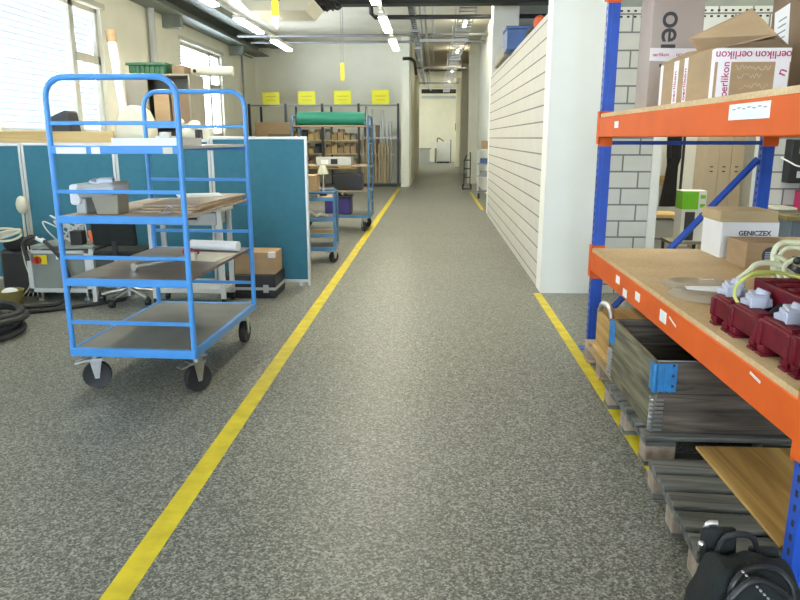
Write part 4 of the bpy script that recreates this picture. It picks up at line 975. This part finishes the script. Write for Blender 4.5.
text_mesh('oerlikon', .046, TF((1.275, yf-.0012, 1.846), 'front', PI), 'magenta', tb, bold=.0003)
text_mesh('oerlikon', .046, TF((1.44, yf-.0012, 1.846), 'front', PI), 'magenta', tb, bold=.0003)
tb = ft(bx0+.012, bx0+.068, ZU+.002, bz1-.058)
text_mesh('oerlikon', .044, TF((1.247, yf-.0012, 1.745), 'front', PI/2), 'magenta', tb, bold=.0003)
tb = ft(bx1-.062, bx1-.004, ZU+.002, bz1-.058)
text_mesh('n', .06, TF((1.483, yf-.0012, 1.775), 'front', R(70)), 'magenta', tb, bold=.0003)
for k, (zz, n_) in enumerate(((1.79, 6), (1.755, 4), (1.715, 5))):
    random.seed(k); m = MB(); x = 1.285+.012*k
    pts = []
    for j in range(n_*4): pts.append((x+j*.0065, yf-.0006, zz+random.choice((-.006, .007, 0, .012))))
    m.tube(pts, .0009, n=4, smooth=2); m.build('handwriting', 'pencil', oc)
xf = bx0-.0012
for (ya, yb) in ((3.90, 3.94), (3.66, 3.73), (3.53, 3.58), (3.2, 3.24)):
    tb = strip((xf, xf+.0011, ya, yb, ZU+.002, bz1-.004), 'tape', oc)
for ya in (3.695, 3.555):
    text_mesh('oerlikon', .045, TF((xf-.0012, ya, 1.75), 'aisle', PI/2), 'magenta', oc, bold=.0003)
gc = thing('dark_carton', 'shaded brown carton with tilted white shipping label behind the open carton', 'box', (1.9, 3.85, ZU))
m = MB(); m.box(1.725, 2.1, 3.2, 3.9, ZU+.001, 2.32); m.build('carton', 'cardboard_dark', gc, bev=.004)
m = MB(); m.box(1.7225, 1.7245, 3.70, 3.85, 1.93, 2.13, rot=(R(-8), 0, 0)); lb = m.build('shipping_label', 'paper', gc)
m = MB()
for k in range(5): m.box(1.7215, 1.7224, 3.73, 3.81, 1.95+.03*k, 1.957+.03*k, rot=(R(-8), 0, 0))
m.build('print_mark', 'grey_mid', lb)

# --- lower shelf -------------------------------------------------
ZL = .7455
wb = thing('white_carton', 'white carton with brown lid standing at the far end of the lower shelf', 'box', (2.02, 4.72, ZL))
m = MB(); m.box(1.845, 2.205, 4.54, 4.86, ZL, .975); m.build('carton', 'white', wb, bev=.003)
m = MB(); m.box(1.835, 2.195, 4.55, 4.87, .985, 1.045); m.box(1.84, 2.20, 4.545, 4.865, .975, .99); m.build('lid', 'cardboard_lid', wb, bev=.003)
text_mesh('GENICZEX', .042, TF((2.055, 4.538, .905), 'front', 0), 'ink', wb, bold=.0012)
bb = thing('flat_carton', 'flat brown carton with round dark sticker in front of the white carton', 'box', (2.1, 4.3, ZL))
m = MB(); m.box(1.845, 2.30, 4.15, 4.43, ZL, .90); m.build('carton', 'cardboard', bb, bev=.003)
m = MB(); m.cyl((1.985, 4.1492, .825), (1.985, 4.1475, .825), .052, n=32); st_ = m.build('round_sticker', 'ink', bb)
m = MB()
for k in range(4): m.box(1.95, 2.02, 4.1465, 4.1476, .803+.013*k, .808+.013*k)
m.build('print_line', 'lilac', st_)
text_mesh('ZM', .06, TF((2.15, 4.1485, .80), 'front', 0), 'ink', bb, bold=.001)
fd = thing('film_disc', 'two round sheets of clear plastic film lying on the lower shelf', 'plastic film', (1.4, 3.5, ZL))
m = MB(); m.lathe([(.20, 0), (.205, .002), (.2, .004), (.02, .004)], (1.42, 3.66, ZL+.0005), 40); m.build('film_sheet', 'film', fd)
m = MB(); m.lathe([(.2, 0), (.205, .003), (.19, .012), (.03, .016)], (1.36, 3.38, ZL+.006), 40); m.build('film_sheet', 'film', fd)
m = MB(); m.sheet([(1.38, 3.28, .79), (1.42, 3.36, .80), (1.27, 3.5, .772), (1.26, 3.44, .770)], .003); m.build('film_fold', 'paper', fd)
# burgundy pump / manifold assembly
pmn = thing('pump_assembly', 'burgundy cast pump assembly with pale lilac caps and cream hoses on the lower shelf', 'pump', (1.3, 2.5, ZL))
zb = .785
segs = [(2.72, 2.90), (2.48, 2.715), (2.24, 2.475), (2.06, 2.235)]
for i, (ya, yb) in enumerate(segs):
    zt = .862+.006*i
    m = MB(); m.box(1.17, 1.245, ya, yb, zb, zt); m.box(1.175, 1.235, ya+.02, yb-.02, zt-.01, zt+.012)
    m.box(1.163, 1.175, ya, ya+.03, zb-.005, zt-.005); m.box(1.163, 1.175, yb-.03, yb, zb-.005, zt-.005)
    h_ = m.build('pump_housing', 'maroon', pmn, bev=.006)
    for yy in (ya+.03, yb-.035):
        m = MB(); m.box(1.17, 1.225, yy-.018, yy+.018, ZL+.008, zb); m.box(1.163, 1.23, yy-.026, yy+.026, ZL, ZL+.01); m.cyl((1.17, yy, ZL+.02), (1.17, yy, zb), .012, n=10)
        m.build('foot', 'maroon', h_, bev=.003)
m = MB(); m.box(1.29, 1.62, 2.12, 2.81, .80, .955)
for k in range(7): m.box(1.30, 1.61, 2.14+.093*k, 2.19+.093*k, .955, .966)
for k in range(3): m.cyl((1.278, 2.25+.2*k, .88), (1.292, 2.25+.2*k, .88), .03, n=16)
m.build('rear_housing', 'maroon', pmn, bev=.006)
m = MB(); m.box(1.28, 1.63, 2.10, 2.82, ZL, .80); m.build('rear_base', 'maroon', pmn, bev=.006)
for i, (x, y, z) in enumerate(((1.235, 2.86, .868), (1.24, 2.65, .872), (1.245, 2.39, .878))):
    m = MB()
    m.box(x-.042, x+.032, y-.045, y+.045, z, z+.034, rot=(0, R(-10), R(12)))
    m.box(x-.03, x+.03, y-.04, y+.035, z+.028, z+.055, rot=(R(8), 0, R(-10)))
    for k in range(5): m.box(x-.05+.004*k, x+.01, y-.055+.02*k, y-.043+.02*k, z+.006+.003*k, z+.048)
    m.cyl((x+.01, y, z+.04), (x+.02, y, z+.066), .026, n=14)
    m.build('lilac_cap', 'lilac', pmn, bev=.004)
for i, (x, y) in enumerate(((1.265, 2.76), (1.27, 2.56), (1.27, 2.5), (1.27, 2.28), (1.27, 2.2))):
    m = MB(); m.cyl((x-.02, y-.01, .86), (x+.025, y+.01, .89), .02, n=10); m.box(x-.015, x+.02, y-.02, y+.015, ZL, .87)
    m.build('valve', 'black', pmn, bev=.003)
hs = [([(1.375, 2.82, .94), (1.375, 2.85, 1.011), (1.374, 2.85, 1.052), (1.39, 2.85, 1.082), (1.43, 2.84, 1.093), (1.5, 2.75, 1.085), (1.55, 2.6, 1.0), (1.54, 2.5, .94)], .011, 'tube_cream'),
      ([(1.40, 2.78, .94), (1.392, 2.84, 1.01), (1.392, 2.83, 1.05), (1.41, 2.82, 1.072), (1.45, 2.8, 1.075), (1.52, 2.65, 1.06), (1.58, 2.5, .95)], .009, 'tube_cream'),
      ([(1.245, 2.85, .94), (1.259, 2.8, .979), (1.283, 2.8, 1.007), (1.321, 2.8, 1.016), (1.36, 2.8, 1.012), (1.42, 2.78, 1.0), (1.5, 2.7, .99), (1.56, 2.6, .945)], .011, 'tube_cream'),
      ([(1.378, 2.76, .945), (1.362, 2.8, .996), (1.364, 2.82, 1.036), (1.402, 2.8, 1.022), (1.43, 2.77, .96)], .009, 'tube_cream'),
      ([(1.40, 2.74, .945), (1.385, 2.78, 1.0), (1.42, 2.76, 1.04), (1.47, 2.7, 1.06), (1.52, 2.6, 1.08), (1.6, 2.4, 1.0), (1.6, 2.3, .945)], .009, 'tube_cream'),
      ([(1.19, 2.69, .87), (1.172, 2.7, .906), (1.178, 2.7, .946), (1.212, 2.7, .978), (1.259, 2.72, .994), (1.371, 2.74, .985), (1.48, 2.7, .955)], .0065, pm('yellow_green_hose', (.50, .52, .12), .4)),
      ([(1.245, 2.86, .90), (1.27, 2.84, .95), (1.33, 2.82, .968), (1.42, 2.82, .965), (1.5, 2.8, .96)], .007, pm('yellow_green_hose', (.50, .52, .12), .4))]
for i, (p, r, mt) in enumerate(hs):
    m = MB(); m.tube(p, r, n=8, smooth=6); m.build('hose', mt, pmn)
m = MB(); m.ball((1.42, 2.75, 1.035), .016); m.ball((1.455, 2.72, 1.045), .014); m.box(1.40, 1.44, 2.72, 2.78, .99, 1.01, rot=(0, R(30), 0)); m.build('hose_clamp', 'black', pmn)

# --- pallets and collars below ------------------------------------
def pallet(label, cx, cy, rz, wood='wood_grey', n=5, group=None, L_=1.2, W_=.8, blocks='wood_block'):
    t = thing('euro_pallet', label, 'pallet', (cx, cy, 0), rz, group)
    for k in range(3):
        y = -W_/2+.05+(W_-.1)*k/2
        m = MB(); m.box(-L_/2, L_/2, y-.05, y+.05, 0, .022); m.build('runner', wood, t, local=True, bev=.003)
        for j in range(3):
            x = -L_/2+.07+(L_-.14)*j/2
            m = MB(); m.box(x-.07, x+.07, y-.05, y+.05, .022, .10); m.build('block', blocks, t, local=True, bev=.006)
    for j in range(3):
        x = -L_/2+.07+(L_-.14)*j/2
        m = MB(); m.box(x-.07, x+.07, -W_/2, W_/2, .10, .122); m.build('cross_board', wood, t, local=True, bev=.003)
    wd = .125
    for k in range(n):
        y = -W_/2+wd/2+(W_-wd)*k/(n-1)
        m = MB(); m.box(-L_/2, L_/2, y-wd/2+.008, y+wd/2-.008, .122, .144); m.build('deck_board', wood, t, local=True, bev=.003)
    return t
pallet('weathered grey pallet partly covered by the plywood sheet beneath the rack', 1.525, 2.455, R(-4), W_=.72)
pallet('wooden pallet carrying the open collar box under the rack', 1.60, 3.46, 0, wood='wood_grey')
pallet('wooden pallet under the plywood case with the metal handle', 1.66, 4.30, 0, wood='board_edge')
pc = thing('pallet_collar_box', 'open box of two weathered wooden pallet collars with blue and zinc corner hinges', 'pallet collar', (1.62, 3.52, .144))
def collar(z0_, z1_, hinge):
    x0, x1, y0, y1, t_ = 1.035, 2.235, 3.12, 3.92, .02
    for (a, mt) in (((x0, x0+t_, y0, y1, z0_, z1_), 'wood_greyY'), ((x1-t_, x1, y0, y1, z0_, z1_), 'wood_greyY'), ((x0+t_, x1-t_, y0, y0+t_, z0_, z1_), 'wood_greyX'), ((x0+t_, x1-t_, y1-t_, y1, z0_, z1_), 'wood_greyX')):
        m = MB(); m.box(*a); m.build('board', mt, pc, bev=.002)
    for cy_, s in ((y0, -1), (y1, 1)):
        m = MB(); zz0, zz1 = z0_+.01, z1_-.005
        if hinge == 'brackblue':
            m.box(x0-.003, x0, cy_ if s < 0 else cy_-.07, cy_+.07 if s < 0 else cy_, zz0, zz1); m.box(x0-.003, x0+.10, min(cy_, cy_+s*.003), max(cy_, cy_+s*.003), zz0, zz1)
            m.cyl((x0-.002, cy_+s*.002, zz0), (x0-.002, cy_+s*.002, zz1), .012, n=12)
            for k in range(3): m.box(x0+.012+.028*k, x0+.02+.028*k, min(cy_+s*.002, cy_+s*.009), max(cy_+s*.002, cy_+s*.009), zz0, zz1)
            b_ = m.build('corner_hinge', hinge, pc, bev=.001)
            m = MB()
            for k in range(3): m.cyl((x0+.08, cy_+s*.003, zz0+.03+.05*k), (x0+.08, cy_+s*.007, zz0+.03+.05*k), .007, n=10)
            m.build('bolt', 'black', b_)
        else:
            for k in range(8):
                z = zz0+.021*k
                m.cyl((x0-.004, cy_+s*.004, z), (x0-.004, cy_+s*.004, z+.014), .013, n=12); m.box(x0-.004, x0, cy_-s*.04 if s > 0 else cy_, cy_ if s > 0 else cy_+.04, z, z+.014)
                m.box(x0, x0+.05, min(cy_, cy_+s*.006), max(cy_, cy_+s*.006), z, z+.013)
            m.build('corner_hinge', hinge, pc, bev=.001)
collar(.146, .335, 'zinc'); collar(.338, .49, 'brackblue')
m = MB(); m.box(1.05, 1.5, 3.136, 3.141, .485, .495); m.box(1.06, 2.18, 3.15, 3.89, .145, .15); m.build('liner', 'grey_mid', pc)
cs = thing('plywood_case', 'plywood case with curved metal handle standing behind the collar box', 'case', (1.35, 4.15, .145))
m = MB(); m.box(1.045, 1.62, 4.0, 4.34, .145, .452); m.build('body', 'ply', cs, bev=.003)
m = MB(); m.tube([(1.05, 4.28, .452), (1.05, 4.24, .50), (1.06, 4.16, .515), (1.06, 4.08, .50), (1.06, 4.04, .455)], .017, n=10, smooth=6); m.build('handle', 'chrome', cs)
m = MB(); m.box(1.03, 1.045, 3.99, 4.35, .20, .215); m.build('batten', 'plank', cs)
m = MB(); m.box(1.185, 2.02, 2.17, 2.95, .1445, .158, rot=(0, 0, 0)); ps = m.build('plywood_sheet', 'ply', bev=.002); tag(ps, 'yellow-brown stained plywood sheet lying on the weathered grey pallet', 'sheet')
m = MB(); random.seed(5)
m.build('stain', 'dark', ps) if False else m.bm.free()

# --- black bag ----------------------------------------------------
bg_ = thing('tool_bag', 'black nylon tool bag with zips and carrying straps on the floor by the rack post', 'bag', (.90, 1.82, 0))
m = MB()
U, V = 40, 22
rings = []
for j in range(V+1):
    v = -PI/2+PI*j/V; ring = []
    for i in range(U):
        u = 2*PI*i/U
        cs_, sn = math.cos(u), math.sin(u); cv, sv = math.cos(v), math.sin(v)
        p = .34
        f = lambda a, e: math.copysign(abs(a)**e, a)
        x = .175*f(cs_, p)*f(cv, .3); y = .135*f(sn, p)*f(cv, .3); z = .17*f(sv, .35)
        z += .17
        wob = .020*math.sin(5*u+7*z*6)+.014*math.sin(11*u-z*40)+.018*math.sin(x*55+y*43)
        k = 1+wob*(1.2 if z > .05 else .3)
        x *= k*(1-.22*max(0, z-.12)/.2); y *= k*(1-.45*max(0, z-.12)/.2)
        if z > .3: z += .012*math.sin(x*45+1)
        ring.append(m.bm.verts.new((.90+x, 1.82+y, max(z, .002))))
    rings.append(ring)
for a, b_ in zip(rings, rings[1:]):
    for i in range(U): m.bm.faces.new((a[i], a[(i+1) % U], b_[(i+1) % U], b_[i]))
bmesh.ops.remove_doubles(m.bm, verts=m.bm.verts, dist=1e-5)
m.build('bag_body', 'black_cloth', bg_)
m = MB(); m.box(.775, .90, 1.915, 1.95, .20, .385, rot=(R(-6), 0, R(4))); m.box(.93, 1.03, 1.88, 1.915, .16, .34, rot=(R(-8), 0, R(-5))); m.build('side_pocket', 'black_cloth', bg_, bev=.015)
def strap(pts, w_=.010): 
    m = MB(); P = catmull([Vector(p) for p in pts], 8); 
    for a, b_ in zip(P, P[1:]):
        pass
    m.tube(pts, w_, n=8, smooth=8); m.build('strap', 'black', bg_)
strap([(.80, 1.72, .20), (.80, 1.72, .31), (.86, 1.75, .35), (.95, 1.76, .348), (1.0, 1.74, .30), (1.01, 1.72, .2)])
strap([(.80, 1.90, .22), (.83, 1.90, .35), (.86, 1.89, .385), (.92, 1.89, .385), (.95, 1.89, .34), (1.0, 1.89, .2)])
strap([(.74, 1.70, .12), (.78, 1.69, .28), (.87, 1.70, .345), (1.0, 1.70, .26), (1.06, 1.75, .12)], .011)
m = MB(); m.tube([(.79, 1.95, .36), (.80, 1.945, .395), (.83, 1.94, .40)], .009, n=8, smooth=4); m.ball((.765, 1.9, .345), .012); m.build('buckle', 'chrome', bg_)
m = MB()
for k in range(9): m.ball((.835+.006*k, 1.735-.013*k, .352-.004*k), .005, (1, 1.4, .7), 8, 6)
m.build('zip_pull', 'chrome', bg_)

bg_.location = (.925, 1.83, 0)
bg_.scale = (.86, .86, .93)
# ------------------------------------------------------------------ seen through the rack
g = thing('storage_bench', 'low bench with tan top and pale drawers in the side room', 'bench', (2.4, 8.9, 0))
m = MB(); m.box(1.5, 3.06, 8.75, 9.2, .54, .58); m.build('bench_top', 'plank', g)
for i in range(2):
    for z in (.03, .28): m = MB(); m.box(1.55+.75*i, 2.27+.75*i, 8.78, 9.18, z, z+.23); m.build('drawer', 'grey_machine', g, bev=.006)
g = thing('wall_rail', 'tan wooden rail fixed along the white wall left of the black coat', 'rail', (2.5, 9.97, .9))
m = MB(); m.box(1.4, 3.28, 9.94, 9.995, .86, .99); m.build('rail_board', 'plank', g)
g = thing('coat_stand', 'slim dark coat stand pole in the side room', 'coat stand', (3.1, 9.0, 0))
m = MB(); m.cyl((3.24, 9.42, 0), (3.24, 9.42, 1.95), .018, n=12); m.build('pole', 'black_steel', g)
m = MB(); m.tube([(3.24, 9.42, 1.9), (3.14, 9.4, 1.93), (3.09, 9.4, 1.99)], .01, n=8, smooth=3); m.tube([(3.24, 9.42, 1.9), (3.34, 9.44, 1.93), (3.39, 9.44, 1.99)], .01, n=8, smooth=3); m.build('hook', 'black_steel', g)
m = MB(); m.lathe([(.16, 0), (.16, .02), (.03, .04)], (3.24, 9.42, 0), 24); m.build('base', 'black_steel', g)
g = thing('black_coat', 'long black coat hanging from the coat stand in the side room', 'coat', (2.96, 9.0, .6))
m = MB()
prof = [(.62, .155, .04), (.75, .14, .05), (.95, .115, .06), (1.15, .10, .06), (1.25, .125, .07), (1.4, .12, .07), (1.6, .11, .07), (1.75, .11, .06), (1.83, .07, .05), (1.9, .035, .03)]
rings = []
for (z, a, b_) in prof:
    rings.append([m.bm.verts.new((3.12-.09*(1.4-z)*.5*(z<1.2)+a*.68*math.cos(2*PI*i/20)*(1+.08*math.sin(3*i)), 9.40+b_*math.sin(2*PI*i/20), z)) for i in range(20)])
for a, b_ in zip(rings, rings[1:]):
    for i in range(20): m.bm.faces.new((a[i], a[(i+1) % 20], b_[(i+1) % 20], b_[i]))
m.bm.faces.new(rings[0]); m.bm.faces.new(rings[-1]); m.build('body', 'coat', g)
m = MB(); m.tube([(3.055, 9.36, 1.78), (3.025, 9.34, 1.5), (3.035, 9.34, 1.25)], .03, n=10, smooth=3); m.build('sleeve', 'coat', g)
g = thing('side_table', 'small dark table under the lime green carton in the side room', 'table', (2.9, 8.1, 0))
m = MB(); m.box(2.68, 3.1, 7.95, 8.3, .33, .36); m.build('table_top', 'taupe', g)
for (x, y) in ((2.7, 7.97), (3.06, 7.97), (2.7, 8.27), (3.06, 8.27)): m = MB(); m.box(x-.015, x+.015, y-.015, y+.015, 0, .33); m.build('leg', 'black_steel', g)
g = thing('green_carton', 'carton with lime green and white print behind the diagonal blue brace', 'box', (2.85, 8.05, .361))
m = MB(); m.box(2.79, 3.05, 8.0, 8.22, .361, .925); m.build('carton', 'white', g)
m = MB(); m.box(2.789, 2.965, 7.998, 8.0, .72, .915); m.box(2.788, 2.79, 7.998, 8.22, .72, .915); m.build('green_print', 'green_lime', g)
m = MB(); m.box(2.83, 2.94, 7.998, 8.0, .37, .69); m.build('dark_print', 'ink', g)
m = MB()
for k in range(3): m.box(2.985, 3.04, 7.998, 8.0, .84-.1*k, .88-.1*k)
m.build('green_marks', 'green_lime', g)
g = thing('locker', 'beige wardrobe lockers with small dark vents in the side room', 'locker', (4.0, 9.75, 0))
m = MB(); m.box(3.60, 4.09, 9.6, 9.98, 0, 2.0); m.build('body', 'locker', g, bev=.004)
for i in range(3):
    x = 3.605+.162*i; m = MB(); m.box(x, x+.157, 9.588, 9.6, .08, 1.97); d = m.build('door', 'locker', g, bev=.003)
    for z in (1.06, 1.12): m = MB(); m.box(x+.055, x+.095, 9.585, 9.589, z, z+.015); m.build('vent', 'ink', d)
# bench and controls right of the doorway
g = thing('workbench', 'workbench with olive wooden top and blue-grey cabinet against the block wall', 'workbench', (3.8, 6.5, 0))
m = MB(); m.box(3.06, 5.2, 6.2, 6.84, .80, .84); m.build('worktop', pm('olive_worktop', (.20, .16, .06), .5, var=.15), g, bev=.003)
m = MB(); m.box(3.15, 5.1, 6.28, 6.82, 0, .80); m.build('cabinet_body', 'slate', g, bev=.004)
for i in range(3): m = MB(); m.box(3.17+.64*i, 3.79+.64*i, 6.268, 6.28, .1, .78); d = m.build('door', 'slate', g, bev=.004); m = MB(); m.box(3.72+.64*i, 3.74+.64*i, 6.25, 6.268, .4, .55); m.build('handle', 'alu', d)
g = thing('wall_mounted_control_box', 'black control box mounted on the block wall above the workbench', 'control box', (3.5, 6.8, 1.1))
m = MB(); m.box(3.29, 3.75, 6.72, 6.86, 1.09, 1.49); m.build('body', 'black', g, bev=.01)
m = MB(); m.box(3.36, 3.42, 6.712, 6.72, 1.36, 1.42); m.box(3.36, 3.42, 6.712, 6.72, 1.14, 1.2); m.build('button_label', 'alu_paint', g)
m = MB(); m.tube([(3.26, 6.84, 1.32), (3.29, 6.72, 1.28), (3.34, 6.69, 1.25), (3.45, 6.7, 1.24), (3.55, 6.71, 1.27)], .007, n=6, smooth=5); m.build('cable', 'white', g)
Bx('magenta_folder', (3.42, 3.50, 6.6, 6.83, .841, 1.02), pm('magenta_plastic', (.5, .02, .12), .5), 'narrow magenta folder standing on the workbench under the black control box', 'folder')
for i in range(2):
    Bx('booklet', (3.08+.03*i, 3.31, 6.55-.02*i, 6.80, .841+.021*i, .86+.021*i), 'cream' if i else 'grey_mid', ['dark grey booklet beneath the cream one on the workbench', 'cream booklet lying on the dark grey one on the workbench'][i], 'booklet', bev=.001)
Bx('wooden_ruler', (3.2, 3.6, 6.3, 6.38, .841, .85), 'grey_mid', 'flat grey metal bar lying along the front of the workbench', 'metal bar')
